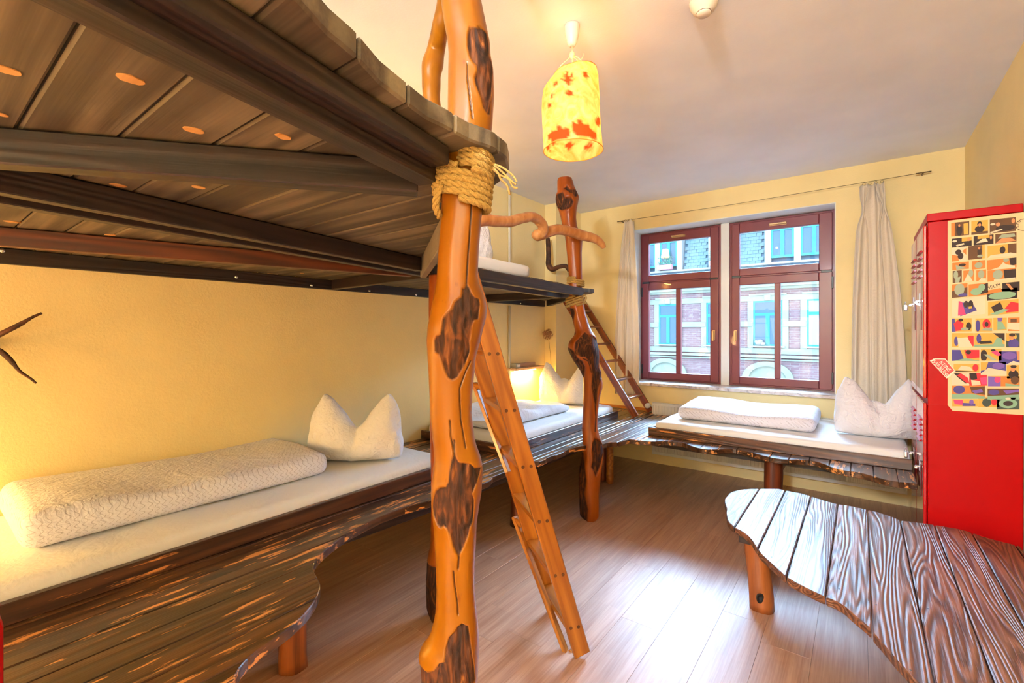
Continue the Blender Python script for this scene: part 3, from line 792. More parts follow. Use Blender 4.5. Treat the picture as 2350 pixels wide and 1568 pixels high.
bedframe('dark board frame of the bed under the window', -1.45, .26, 3.86, 4.86)
mattress('white sheeted mattress of the bed under the window', (-1.41, 3.895, ZP + .003), (.255, 4.85, ZM), 3, (50, 26, 5), .006)

def duvet(label, a, b, seed, mat, n=(28, 64, 8), r=.05, rip=.014, rs=3.4, sag=None, extra=None):
    V, F = rbox(a, b, r, n, rip, rs, sag, seed)
    t = obj('duvet', V, F, mat, smooth=True, loc=((a[0] + b[0]) / 2, (a[1] + b[1]) / 2, a[2]))
    s = t.modifiers.new('smooth', 'SUBSURF'); s.levels = 1; s.render_levels = 1
    return tag(t, label, 'duvet')
duvet('long folded white duvet with meander print on the nearest bed', (XL + .03, .25, ZM + .004), (-2.27, 1.40, ZM + .125), 5, M['duvet'], sag=lambda p: .012 * math.sin(p.y * 5) - .012 * (p.x + 2.5))
duvet('rumpled greyish white duvet folded flat on the far left bed', (XL + .06, 2.72, ZM + .014), (-2.2, 3.86, ZM + .10), 9, M['duvetgrey'], rip=.045, rs=4.5, r=.04, sag=lambda p: .02 * math.sin(p.y * 6 + 1))
duvet('thick folded white duvet on the bed under the window', (-1.29, 4.11, ZM + .004), (-.27, 4.72, ZM + .115), 14, M['duvet'], n=(50, 28, 8), rip=.014, sag=lambda p: (p.y - 4.11) * .06 - .02 * math.exp(-((p.x + .75) / .22) ** 2))

def pillow(label, loc, rot, wdt=.53, hgt=.40, dep=.25, seed=0, ears=(.15, .88), mirror=False, valley=.46):
    """white pillow stood on its edge and chopped in the middle so that two corners stick up"""
    prof = [(0, .60), (.03, .73), (.08, .86), (ears[0], 1.0), (.24, .92), (.34, .77), (.43, .60), (.52, valley), (.60, .56), (.70, .76), (.79, .91), (ears[1], 1.0), (.935, .88), (.975, .74), (1, .60)]
    def H(u):
        for (a, x), (b, y) in zip(prof[:-1], prof[1:]):
            if u <= b: return x + (y - x) * (u - a) / (b - a)
        return prof[-1][1]
    nu, nt = 56, 44; V = []
    for i in range(nu + 1):
        u = i / nu; uu = 1 - u if mirror else u
        h = (H(max(0, uu - .012)) + H(uu) * 2 + H(min(1, uu + .012))) / 4
        edge_ = math.sin(math.pi * min(max(u, .004), .996)) ** .34
        for j in range(nt):
            a = 2 * math.pi * j / nt; ca, sa_ = math.cos(a), math.sin(a)
            vz = .5 - .5 * ca                              # 0 bottom .. 1 top
            low = .5 * (1 - edge_) * .1                     # the bottom corners lift
            z = hgt * (low + (h - low) * vz)
            th = dep / 2 * (edge_ ** .8) * (abs(sa_) ** .75) * (1 - .55 * vz ** 2.2) * (1 - .28 * math.exp(-((uu - .52) / .09) ** 2) * vz)
            crease = -.022 * math.exp(-((uu - .52) / .035) ** 2) * max(0, vz - .35)
            y = (th + crease) * (1 if sa_ > 0 else -1) if abs(sa_) > 1e-6 else 0
            x = wdt * (u - .5) * (1 - .06 * vz * 0) * (.96 + .04 * math.sin(math.pi * min(vz * 1.6, 1)))
            p = Vector((x, y - .05 * (vz ** 2) * hgt, z))
            q = mnoise.noise_vector(Vector((x * 6, y * 6, z * 5 + seed))) * .010 + mnoise.noise_vector(Vector((x * 15, y * 13, z * 8 + seed))) * .006
            V.append(p + q * (1 if vz > .04 else .2))
    F = [(i * nt + j, i * nt + (j + 1) % nt, (i + 1) * nt + (j + 1) % nt, (i + 1) * nt + j) for i in range(nu) for j in range(nt)]
    F += [tuple(range(nt - 1, -1, -1)), tuple(nu * nt + j for j in range(nt))]
    mn = min(v.z for v in V); V = [v - Vector((0, 0, mn)) for v in V]
    m = Matrix.Translation(loc) @ Matrix.Rotation(rot, 4, 'Z')
    o = obj('pillow', V, F, M['pillow'], smooth=True, matrix=m)
    s = o.modifiers.new('smooth', 'SUBSURF'); s.levels = 1; s.render_levels = 1
    return tag(o, label, 'pillow', 'white pillows stood up on the beds')
pillow('white pillow with two pointed corners on the nearest bed', (-2.41, 1.66, ZM + .002), YAW + .05, .55, .405, .27, 1)
pillow('white pillow with two pointed corners behind the far tree trunk post', (-2.47, 4.20, ZM + .012), .25, .56, .44, .24, 4, ears=(.13, .86), valley=.62)
pillow('white pillow on the window bed beside the red locker', (.09, 4.30, ZM + .002), .06, .52, .44, .26, 8, ears=(.11, .84), valley=.60)

# ================================================================== LOFT DECK
deck = thing('loft_deck', 'raised dark plank sleeping deck overhead carried by trunk posts', 'loft deck', (-2, 1.2, ZD))
deck_poly = [(XL + .004, YD + .02), (-.62, YD + .02), (-.45, -1.0), (-.42, -.4), (-.452, .06), (-.481, .258), (-.507, .31), (-.519, .354), (-.548, .415), (-.561, .466), (-.577, .53), (-.576, .575), (-.580, .64), (-.568, .693),
             (-.578, .75), (-.62, .815), (-.68, .86), (-.76, .90), (-1.0, 1.05), (-1.4, 1.37), (-1.74, 1.64), (-1.80, 1.78), (-1.84, 1.96), (-1.845, 2.108), (-1.875, 2.30), (-1.90, 2.56), (-1.872, 2.70), (-1.879, 2.84), (-1.91, 3.0), (-1.895, 3.12), (-1.935, 3.31),
             (-1.93, 3.52), (-1.97, 3.66), (-1.944, 3.83), (-2.02, 3.92), (-2.76, 4.44), (XL + .004, 4.44)]
dg = [.010 + .1175 * i for i in range(-14, 39)]
for g, pc in poly_strips(deck_poly, dg, 'X', .003, .012):
    if dg[g] + .0587 < YD + .02: continue
    strip_obj('plank', pc, 'X', ZU, ZD, M['deckX'], deck, bevel=.004)
H = ZU - ZJ; zc = (ZU + ZJ) / 2 - .0015
def joist(p0, p1, w_=.045, mat='beamX', h=H, nm='joist'):
    z = ZU - .002 - h / 2
    return beam(nm, (p0[0], p0[1], z), (p1[0], p1[1], z), w_, h - .002, M[mat], deck)
fB = lambda y: -.628 - .211 * (y - .642) - .021
fA = lambda y: -.732 - .2175 * (y - .70) + .022
joist((fB(YD + .1), YD + .1), (fB(.63), .63), .042, h=.036, nm='edge_beam')
joist((fA(YD + .1), YD + .1), (fA(.65), .65), .05, h=.056, nm='edge_beam')
joist((-.745, .66), (-2.55, YD + .1), .042)
joist((-1.683, 1.50), (-1.553 + .21 * .3 * 1.9 + .28, YD + .1), .04)
joist((-1.83, 1.665), (-1.27, YD + .1), .04)
joist((-1.88, 1.62), (-2.86, YD + .1), .045, 'joistred')
joist((-1.80, 1.72), (XL + .03, 1.80), .045)
joist((-1.70, 1.72), (-1.80, 3.32), .045, nm='edge_beam')
joist((-1.91, 1.80), (-2.06, 3.40), .045)
joist((-1.92, 3.42), (XL + .03, 3.42), .045)
joist((-1.90, 3.45), (-2.80, 4.40), .045)
beam('fascia', (-.74, .80, ZU - .045), (-1.72, 1.56, ZU - .045), .03, .088, plain('weathered_board', sr(126, 112, 98), .7, var=.25, bump=.4, bscale=60), deck)
lg = joist((XL + .016, YD + .1), (XL + .016, 4.44), .028, h=.068, nm='wall_ledger')
for px, py in ((5, 575), (543, 636), (715, 655), (848, 669), (955, 677), (1195, 700)):
    p = PXp(px, py, XL + .031)
    MB().lathe([(0, .006), (.004, .0055), (.009, .003), (.0105, 0), (.0105, -.004)], (XL + .030, p.y, min(max(p.z, ZJ + .012), ZU - .012)), 12, axis='X').build('bolt', M['steel'], deck, smooth=True)
random.seed(11)
for px, py, rpx in ((15, 160, 30), (297, 180, 33), (445, 298, 25), (650, 313, 21), (105, 417, 22), (272, 425, 19), (455, 429, 17), (368, 472, 16), (2, 262, 14), (28, 509, 17), (135, 538, 14), (252, 539, 12), (620, 628, 7), (693, 627, 6)):
    p = PZ(px, py, ZU); d = (p - C0).dot(FW); r = rpx * .8 / FPX * d
    V = []; n = 14
    for j in range(n):
        a = 2 * math.pi * j / n; q = r * (1 + random.uniform(-.12, .12))
        V.append((p.x + q * .8 * math.cos(a), p.y + q * 1.0 * math.sin(a)))
    o = obj('knot', [(x, y, ZU - .0016) for x, y in V] + [(x, y, ZU + .004) for x, y in V], [tuple(range(n - 1, -1, -1))] + [(i, (i + 1) % n, n + (i + 1) % n, n + i) for i in range(n)], M['knot'], deck)
V, F = rbox((XL + .02, .95, ZD + .002), (-1.93, 2.80, ZD + .10), .035, (20, 40, 4), .005, 4.)
tag(obj('mattress', V, F, M['sheet'], smooth=True), 'thin pale mattress lying up on the loft deck', 'mattress')
pl = pillow('white pillow leaning up on the loft deck mattress', (-2.36, 2.42, ZD + .102), YAW + .5, .62, .36, .24, 12, ears=(.2, .8), valley=.9)

# ================================================================== TRUNK POSTS
def poly_dist(px, py, poly):
    """signed distance in pixels (inside positive)"""
    P = np.array(poly, float); Q = np.roll(P, -1, 0); d = np.full(px.shape, 1e9); ins = np.zeros(px.shape, bool)
    for (x0, y0), (x1, y1) in zip(P, Q):
        dx, dy = x1 - x0, y1 - y0; L = dx * dx + dy * dy + 1e-9
        t = np.clip(((px - x0) * dx + (py - y0) * dy) / L, 0, 1)
        d = np.minimum(d, np.hypot(px - x0 - t * dx, py - y0 - t * dy))
        c = (y0 > py) != (y1 > py); xi_ = x0 + (py - y0) / (dy if abs(dy) > 1e-9 else 1e-9) * dx
        ins ^= c & (px < xi_)
    return np.where(ins, d, -d)
def line_dist(px, py, pl):
    d = np.full(px.shape, 1e9)
    for (x0, y0), (x1, y1) in zip(pl[:-1], pl[1:]):
        dx, dy = x1 - x0, y1 - y0; L = dx * dx + dy * dy + 1e-9
        t = np.clip(((px - x0) * dx + (py - y0) * dy) / L, 0, 1)
        d = np.minimum(d, np.hypot(px - x0 - t * dx, py - y0 - t * dy))
    return d
def trunk(name, label, prof, dfun, mat, patches=(), cracks=(), ring_px=3., n=110, deep=.006, backfac=.95, knob=.0):
    """prof: (y, left x, right x) of the trunk seen in the photograph; it stands at the distance dfun(y)"""
    prof = sorted(prof); ys = [p[0] for p in prof]
    Y = []; y = ys[0]
    while y < ys[-1]:
        Y.append(y); y += ring_px if -80 < y < 1600 else ring_px * 4
    Y.append(ys[-1]); Y = np.array(Y)
    L = np.interp(Y, ys, [p[1] for p in prof]); R = np.interp(Y, ys, [p[2] for p in prof])
    kk = np.ones(5) / 5; pad = lambda a: np.convolve(np.pad(a, 2, 'edge'), kk, 'valid'); L, R = pad(L), pad(R)
    D = np.array([dfun(q) for q in Y]); cx = (L + R) / 2; hw = (R - L) / 2
    hm = np.convolve(np.pad(hw, 12, 'edge'), np.ones(25) / 25, 'valid') * backfac
    a = np.linspace(0, 2 * np.pi, n, endpoint=False) - np.pi / 2 - np.pi      # seam at the back
    ca, sa_ = np.cos(a)[None, :], np.sin(a)[None, :]
    s = (D / FPX)[:, None]
    z = CAMZ + (HY - Y)[:, None] * s
    lat = ((cx - HX)[:, None] + hw[:, None] * ca) * s
    dep = D[:, None] + hm[:, None] * s * sa_
    # lumps on the flanks and the back
    nz = np.array([[mnoise.noise(Vector((math.cos(t) * 1.5, math.sin(t) * 1.5, zz * 3.2))) for t in a] for zz in z[:, 0]])
    dep += nz * .10 * hm[:, None] * s * np.abs(sa_)
    PX = (cx[:, None] + hw[:, None] * ca) + 0 * sa_; PY = Y[:, None] + 0 * ca
    front = (sa_ < .25) & np.ones_like(PX, bool)
    bark = np.zeros_like(PX); crack = np.zeros_like(PX)
    for pt in patches: bark = np.maximum(bark, np.clip(poly_dist(PX, PY, pt) / 2.2 + .6, 0, 1))
    for ln, wd_ in cracks: crack = np.maximum(crack, np.clip(1.5 - line_dist(PX, PY, ln) / (wd_ * 1.25), 0, 1))
    bark *= front; crack *= front * (1 - .6 * bark)
    rough_ = np.array([[mnoise.noise(Vector((p * .11, q * .035, 1.7))) for p in row] for row, q in zip(PX, Y)])
    dep += bark * (deep + deep * .9 * rough_) + crack * .004
    rim = np.zeros_like(PX)
    for pt in patches: rim = np.maximum(rim, np.exp(-((poly_dist(PX, PY, pt) + 4.5) / 4.) ** 2))
    dep -= rim * front * deep * .15
    fx, fy = FW.x, FW.y; rx, ry = RT.x, RT.y
    W = np.stack([dep * fx + lat * rx, dep * fy + lat * ry, z + 0 * dep], -1)
    m = len(Y); V = W.reshape(-1, 3)
    i, j = np.meshgrid(np.arange(m - 1), np.arange(n), indexing='ij'); j2 = (j + 1) % n
    F = np.stack([i * n + j, (i + 1) * n + j, (i + 1) * n + j2, i * n + j2], -1).reshape(-1, 4)
    base = Vector((float(V[-n:, 0].mean()), float(V[-n:, 1].mean()), float(V[-n:, 2].min())))
    me = bpy.data.meshes.new(name)
    fl = F.tolist() + [list(range(n - 1, -1, -1)), [(m - 1) * n + q for q in range(n)]]
    me.from_pydata((V - np.array(base)[None, :]).tolist(), [], fl)
    me.polygons.foreach_set('use_smooth', [True] * (len(fl) - 2) + [False] * 2)
    for nm, arr in (('bark', bark), ('crack', crack)):
        at = me.attributes.new(nm, 'FLOAT', 'POINT'); at.data.foreach_set('value', arr.reshape(-1).astype(np.float32))
    me.materials.append(mat); me.update()
    o = link(bpy.data.objects.new(name, me)); o.location = base; ORG[name] = base
    return tag(o, label, 'post')
def cv(pts, s, ox, oy): return [(ox + x / s, oy + y / s) for x, y in pts]
p1prof = [(-860, 940, 1028), (-500, 960, 1050), (-300, 978, 1066), (-150, 994, 1084), (-60, 1005, 1096), (0, 1012, 1104), (48, 1018.6, 1114), (96, 1027.5, 1124), (127, 1030, 1126), (159, 1029, 1132), (223, 1028, 1134), (287, 1027.5, 1130), (350, 1022, 1122),
 (448, 1015, 1110), (500, 1013, 1105), (570, 1007, 1099), (635, 1003, 1096), (655, 1001, 1101), (675, 997, 1110), (693, 993, 1115), (710, 990, 1117.5), (728, 987, 1116), (750, 982, 1110), (780, 980, 1103), (820, 982, 1092), (850, 984, 1089),
 (900, 986, 1084), (950, 988, 1082), (1000, 992, 1088), (1020, 995, 1092), (1050, 997, 1103), (1070, 995, 1107.6), (1090, 993, 1107.6), (1110, 990.6, 1106), (1130, 989.5, 1105), (1160, 991, 1100), (1200, 995, 1094), (1250, 998, 1092), (1300, 1000.7, 1089),
 (1350, 1002, 1089), (1400, 1000, 1093), (1420, 997, 1095.6), (1450, 989, 1098.5), (1470, 980, 1099), (1485, 967, 1099), (1500, 961, 1099), (1520, 964.5, 1098), (1568, 967, 1095.6), (1700, 966, 1100), (2000, 960, 1106), (2383, 955, 1112)]
PA = cv([(497,448),(515,470),(530,510),(550,530),(575,540),(580,575),(575,610),(570,665),(545,672),(530,705),(525,760),(515,800),(515,875),(490,940),(465,990),(440,1030),(408,1047),(385,1030),(370,1000),(350,940),(330,885),(305,870),(300,800),(315,775),(340,765),(350,720),(355,670),(380,635),(415,605),(430,560),(450,545),(470,530),(482,480)], 2.851, 900, 500)
PB = cv([(410,85),(435,130),(470,140),(505,150),(530,180),(565,190),(560,215),(540,275),(515,330),(525,370),(522,450),(515,520),(500,545),(490,590),(465,650),(435,710),(420,690),(400,640),(385,580),(365,535),(345,520),(325,540),(300,525),(275,475),(268,430),(275,375),(295,320),(325,290),(360,280),(378,250),(382,190),(395,120)], 2.76, 900, 1000)
PC = cv([(455,1128),(480,1145),(495,1200),(505,1280),(515,1380),(525,1480),(515,1568),(480,2400),(230,2400),(185,1568),(172,1410),(200,1405),(250,1410),(290,1385),(320,1340),(355,1325),(360,1260),(375,1200),(410,1170),(430,1140)], 2.76, 900, 1000)
PDd = cv([(570,285),(620,280),(640,270),(680,280),(692,320),(697,380),(700,440),(715,470),(725,540),(720,620),(718,700),(712,760),(705,860),(690,865),(665,830),(650,770),(615,690),(605,640),(625,590),(615,545),(590,520),(570,480),(556,420),(558,330)], 3.137, 900, 0)
crA = [(cv([(497,448),(498,400),(503,300),(515,150),(525,0)], 2.851, 900, 500) + [(1086, 440)], 1.3), (cv([(478,480),(484,600),(474,700),(485,800),(480,900)], 2.851, 900, 500), 1.6),
       (cv([(520,935),(490,1000),(455,1100),(455,1180),(460,1300),(490,1480)], 2.851, 900, 500), 1.1), (cv([(395,1300),(400,1400),(425,1510)], 2.851, 900, 500), 1.1),
       (cv([(408,0),(410,85),(415,200),(418,340),(422,480),(424,640),(435,720),(430,790)], 2.76, 900, 1000), 1.3), (cv([(400,800),(410,900),(425,1000),(430,1070)], 2.76, 900, 1000), 1.0),
       (cv([(555,540),(555,640),(575,800),(590,920)], 3.137, 900, 0), 1.0), (cv([(485,1150),(500,1250),(520,1400),(525,1500)], 2.76, 900, 1000), 1.6)]
trunk('trunk_post', 'thick golden varnished tree trunk post in front with dark carved hollows', p1prof, lambda y: .95, M['trunk_a'], [PA, PB, PC, PDd], crA, 2.4, 170, .0045)
p2prof = [(410, 1281, 1311), (412, 1279, 1313), (430, 1279, 1318), (440, 1279, 1323), (447, 1276, 1326.7), (455, 1275, 1328.5), (465, 1276.5, 1326.7), (482, 1282, 1323), (500, 1287, 1322), (520, 1291, 1324), (545, 1297, 1337), (580, 1301, 1335), (620, 1304.5, 1335.6),
 (645, 1306, 1336), (672, 1307.5, 1336), (690, 1306, 1338.7), (705, 1307.5, 1341), (720, 1311, 1344), (745, 1317, 1352), (760, 1320, 1358.5), (770, 1318, 1365), (780, 1309, 1369.7), (790, 1304, 1371), (802, 1303.7, 1374), (815, 1309, 1375), (830, 1317, 1374.5),
 (845, 1328, 1375), (853, 1333, 1380), (865, 1338, 1380), (880, 1339, 1383), (890, 1339, 1382.7), (905, 1339, 1378), (925, 1338, 1374.5), (950, 1337.5, 1372), (980, 1335.5, 1371), (1000, 1337, 1376), (1015, 1337, 1381.5), (1030, 1336, 1384.7), (1050, 1336, 1384),
 (1075, 1331, 1381), (1100, 1329, 1378), (1130, 1330, 1375), (1160, 1330.5, 1374.5), (1186, 1332, 1374.5), (1192, 1340, 1368)]
Q5 = lambda p: cv(p, 3.137, 1180, 700)
T1 = cv([(385,265),(430,262),(450,310),(500,310),(525,345),(515,380),(480,405),(450,410),(425,415),(395,385),(378,340),(373,290)], 3.92, 1180, 380)
T2 = cv([(440,230),(465,207),(490,240),(520,235),(550,225),(568,260),(560,290),(535,300),(520,270),(495,268),(470,245)], 3.92, 1180, 380)
B1 = Q5([(500,200),(520,215),(560,225),(595,255),(600,300),(612,340),(605,400),(600,450),(620,490),(625,520),(605,560),(590,620),(585,720),(570,700),(560,640),(548,580),(550,500),(545,440),(525,400),(500,370),(470,370),(430,350),(425,310),(430,270),(460,240)])
B2 = Q5([(570,950),(600,965),(630,1000),(640,1050),(625,1100),(610,1150),(590,1190),(575,1215),(560,1170),(545,1150),(555,1100),(550,1040),(555,980)])
B3 = Q5([(470,1070),(495,1060),(500,1160),(510,1250),(500,1350),(520,1450),(515,1550),(460,1560),(455,1440),(455,1230),(470,1160)])
B4 = Q5([(380,20),(425,30),(432,60),(425,120),(440,210),(420,220),(410,160),(390,70)])
B5 = Q5([(380,300),(420,330),(450,380),(480,400),(500,440),(500,520),(480,500),(440,420),(400,380),(375,330)])
dP2 = lambda y: 3.587 + (1192 - y) / 520 * .163 if y > 672 else 3.75
trunk('trunk_post', 'knotty reddish trunk post standing before the far end of the platform', p2prof, dP2, M['trunk_b'], [T1, T2, B1, B2, B3, B4, B5],
      [(Q5([(575, 710), (580, 800), (575, 900)]), 1.0), (Q5([(480, 380), (520, 400), (545, 480)]), 1.0)], 1.5, 90, .014)
p3prof = [(633, 985, 1040), (700, 984, 1042), (900, 986, 1044), (1150, 990, 1048), (1250, 988, 1052), (1270, 982.6, 1054), (1290, 979.5, 1056), (1350, 977, 1058), (1400, 978.7, 1060), (1418, 988, 1052)]
trunk('trunk_post', 'dark reddish trunk post mostly hidden behind the front trunk post', p3prof, lambda y: 2.352, M['trunk_b'], [[(960, 1285), (1064, 1290), (1066, 1425), (960, 1425)]], [], 4, 60, .01)

# ---- bent branch standing on the deck, wavy branch rail, wall hooks
def branch(name, label, pts, mat, n=16, m=8, cat='branch', lump=.08, seed=0):
    """pts: (px, py, distance, radius in px)"""
    P = smoothpath([tuple(PD(x, y, d)) + (r * d / FPX,) for x, y, d, r in pts], m)
    mb = MB().tube([p[:3] for p in P], [p[3] * (1 + lump * mnoise.noise(Vector((i * .13, seed, 0)))) for i, p in enumerate(P)], n)
    V = [Vector(v) + mnoise.noise_vector(Vector(v) * 22) * .003 for v in mb.v]
    o = obj(name, V, mb.f, mat, smooth=True, loc=tuple(V[0]))
    return tag(o, label, cat)
branch('bent_branch', 'bent golden branch rising from the loft deck behind the front trunk', [(986, 496, 1.55, 22), (990, 380, 1.55, 21), (992, 268, 1.55, 20), (989, 200, 1.55, 21), (991, 160, 1.55, 23), (1000, 115, 1.55, 21), (1012, 60, 1.5, 19), (1024, -10, 1.45, 18), (1036, -90, 1.4, 17), (1040, -210, 1.4, 16), (1040, -305, 1.4, 16)], M['trunk_a'], seed=2)
Q3 = lambda x, y: (900 + x / 3.137, 300 + y / 3.137)
bp = [(470, 975, 2.74, 14), (480, 850, 2.74, 14), (500, 720, 2.76, 14), (640, 648, 2.85, 13.5), (750, 652, 2.95, 13.5), (850, 655, 3.05, 12.5), (930, 632, 3.12, 12), (1010, 622, 3.2, 11), (1058, 650, 3.27, 12), (1088, 700, 3.32, 12), (1075, 738, 3.35, 12.5), (1045, 752, 3.36, 13), (1075, 748, 3.38, 13), (1130, 728, 3.42, 12.5), (1200, 712, 3.46, 11.5),
      (1290, 730, 3.52, 12), (1370, 755, 3.57, 11.5), (1440, 772, 3.60, 10.5), (1490, 797, 3.62, 9), (1518, 830, 3.63, 7), (1525, 845, 3.63, 5)]
branch('branch_rail', 'wavy pale branch rail running above the loft edge to far trunk', [Q3(x, y) + (d, r) for x, y, d, r in bp], M['pale_trunk'], n=16, m=8, cat='rail', lump=.05)
branch('wall_branch', 'bent thin brown branch fixed on the wall step behind far trunk', [(1257, 548, 5.15, 5), (1259, 580, 5.12, 6), (1259, 608, 5.10, 6.5), (1268, 618, 5.08, 6), (1282, 613, 5.02, 5), (1298, 611, 4.98, 5), (1306, 622, 4.96, 4)], M['barkbranch'], n=10)
br = thing('driftwood_hook', 'dark forked driftwood on the orange wall at the left edge', 'branch', tuple(PXp(-70, 790, XL)))
for nm, pts in (('twig', [(-75, 800, .006), (-30, 785, .05), (0, 768, .085), (45, 745, .10), (75, 728, .10), (96, 719, .10)]), ('twig', [(-75, 790, .006), (-35, 790, .04), (0, 806, .07), (25, 828, .09), (45, 852, .10), (70, 869, .10), (83, 880, .10)])):
    P = smoothpath([tuple(PXp(x, y, XL + off)) + ((.0155 if i > 3 else .021) * (1 - .1 * i),) for i, (x, y, off) in enumerate(pts)], 6)
    mb = MB().tube([p[:3] for p in P], [p[3] * (1 + .25 * mnoise.noise(Vector((i * .5, 3, 0)))) * .62 for i, p in enumerate(P)], 12)
    obj(nm, mb.v, mb.f, M['barkbranch'], br, smooth=True)

# ================================================================== ROPE LASHINGS
def twisted(path, r, name, parent, mat=None, cut=3):
    """three strands laid round one another along the path"""
    P = [Vector(p) for p in path]; mb = MB()
    T = []; prev = None; fr = []
    for i, p in enumerate(P):
        t = (P[min(i + 1, len(P) - 1)] - P[max(i - 1, 0)]).normalized()
        a = (prev - t * prev.dot(t)).normalized() if prev is not None else t.cross(Vector((0, .1, 1))).normalized()
        prev = a; fr.append((a, t.cross(a)))
    s = 0; L = [0]
    for i in range(1, len(P)): s += (P[i] - P[i - 1]).length; L.append(s)
    for q in range(3):
        pts = []
        for i, p in enumerate(P):
            an = 2 * math.pi * (L[i] / (r * 6.5) + q / 3); a, b = fr[i]
            pts.append(p + (a * math.cos(an) + b * math.sin(an)) * r * .50)
        mb.tube(pts, r * .56, 7)
    return mb.build(name, mat or M['rope'], parent, smooth=True)
def ringpath(cpx, d, y, ax, ay, tilt, a0=0., turns=1.0, drop=0.):
    c = PD(cpx, y, d); pts = []; n = int(64 * turns)
    for i in range(n + 1):
        a = a0 + 2 * math.pi * i / 64
        pts.append(c + RT * ax * math.cos(a) + FW * ay * math.sin(a) + UP * (-tilt * math.cos(a) + drop * i / 64))
    return pts
d1 = .95; u1 = d1 / FPX
r1 = thing('rope_lashing', 'thick jute rope wound round the front trunk under the loft', 'rope', tuple(PD(1063, 440, d1)))
path = []
for i, (y, cx, hw_) in enumerate(((470, 1060, 60), (456, 1060, 61), (442, 1061, 62), (428, 1062, 62), (414, 1063, 63))):
    path += ringpath(cx, d1, y, hw_ * u1, 58 * u1, .013, -math.pi * .5, 1.0, -.0 + .0120)[:-1]
twisted(path, .0076, 'lower_winding', r1)
path = []
for i, (y, cx, hw_) in enumerate(((408, 1088, 38), (394, 1089, 38), (380, 1090, 38), (366, 1091, 37))):
    path += ringpath(cx, d1, y, hw_ * u1, 62 * u1, .008, -math.pi * .5, 1.0, .0120)[:-1]
twisted(path, .0076, 'upper_winding', r1)
twisted([PD(x, y, d) for x, y, d in smoothpath([(1012, 425, .90), (1003, 450, .90), (1000, 470, .91), (1003, 485, .92), (1010, 498, .94)], 8)], .0072, 'tail', r1)
ends = [[(1128, 375, .93), (1145, 388, .92), (1158, 400, .92), (1170, 412, .92), (1184, 424, .92)], [(1128, 380, .93), (1142, 396, .92), (1150, 412, .92), (1163, 425, .92), (1170, 447, .92)],
        [(1126, 384, .93), (1148, 402, .92), (1166, 410, .92), (1176, 428, .92), (1188, 432, .92)], [(1130, 376, .93), (1152, 384, .92), (1176, 402, .92), (1186, 418, .92)]]
for e in ends: tube('frayed_strand', [PD(*q) for q in smoothpath(e, 6)], .0022, M['rope'], r1, n=6)
r2 = thing('rope_lashing', 'thin rope wound round the far trunk above and below the deck edge', 'rope', tuple(PD(1321, 670, 3.75)))
u2 = 3.75 / FPX
path = []
for y in (655, 650, 645): path += ringpath(1321, 3.75, y, 18 * u2, 17 * u2, .01, -math.pi / 2, 1., .018)[:-1]
twisted(path, .0095, 'upper_winding', r2)
path = []
for y, hw_ in ((703, 20), (697, 20), (691, 21), (685, 20)): path += ringpath(1320, 3.75, y, hw_ * u2, 18 * u2, -.02, -math.pi / 2, 1., .020)[:-1]
twisted(path, .0095, 'lower_winding', r2)
tube('frayed_strand', [PD(*q) for q in smoothpath([(1341, 676, 3.68), (1346, 684, 3.68), (1342, 692, 3.68), (1346, 698, 3.68)], 5)], .005, M['rope'], r2, n=6)

# ================================================================== LADDERS
def ladder(label, foot, p, wv, H_, lean, width, zs, railw, railt, mv, mx, pegs=True, treadd=.075, nm='ladder'):
    foot = Vector(foot); p = Vector(p).normalized(); wv = Vector(wv).normalized()
    t = thing(nm, label, 'ladder', tuple(foot))
    top = foot + p * lean + UP * H_; ax = (top - foot).normalized()
    upv = ax.cross(wv).normalized()
    for k_ in (0, 1):
        o_ = wv * (railt / 2 + k_ * (width - railt))
        beam('rail', foot + o_ + ax * .012, top + o_, railt, railw, mv, t, up=upv, bevel=.004)
    for z in zs:
        c = foot + (top - foot) * ((z - foot.z) / H_)
        a, b = c + wv * (railt + .0005), c + wv * (width - railt - .0005)
        beam('tread', a, b, treadd, .022, mx, t, up=(0, 0, 1), bevel=.003)
        if pegs:
            for s_ in (-.018, .018):
                q = c + p * s_ - wv * .001 + UP * (s_ * .0)
                mb = MB().tube([q - wv * .001, q + wv * .004], .0075, 10)
                mb.build('peg', plain_peg, t)
    return t, foot, top, ax
plain_peg = plain('dark_peg', sr(90, 48, 16), .5)
F1 = PZ(1340, 1512, 0)
lad, f_, tp_, ax_ = ladder('pale pine ladder leaning on the loft behind the front trunk', F1, (-.6, -.8, 0), (-.8, .6, 0), 1.86, .565, .37, (.146, .388, .631, .873, 1.117, 1.358, 1.60), .075, .028, M['varX'], M['varX'])
def brace(a, b): return beam('brace', PD(*a), PD(*b), .018, .034, M['varX'], lad, up=(-.5, .5, .6), bevel=.002)
brace((1303, 1508, 2.10), (1180, 1186, 2.40)); brace((1166, 1085, 2.22), (1088, 880, 2.40))
beam('block', PD(1318, 1498, 2.10), PD(1298, 1503, 2.14), .03, .035, M['varX'], lad)
beam('block', PD(1184, 1192, 2.39), PD(1204, 1206, 2.36), .03, .03, M['varX'], lad)
beam('block', PD(1087, 884, 2.40), PD(1107, 888, 2.36), .03, .03, M['varX'], lad)
F2 = PZ(1452, 961, ZP)
ladder('short reddish ladder standing on the platform corner beside the window', (-1.83, 4.53, ZP + .002), (-1, 0, 0), (0, 1, 0), 1.27, .86, .44, (.756, .94, 1.13, 1.316, 1.51, 1.69), .07, .026, M['redX'], M['redX'], pegs=True, treadd=.07)

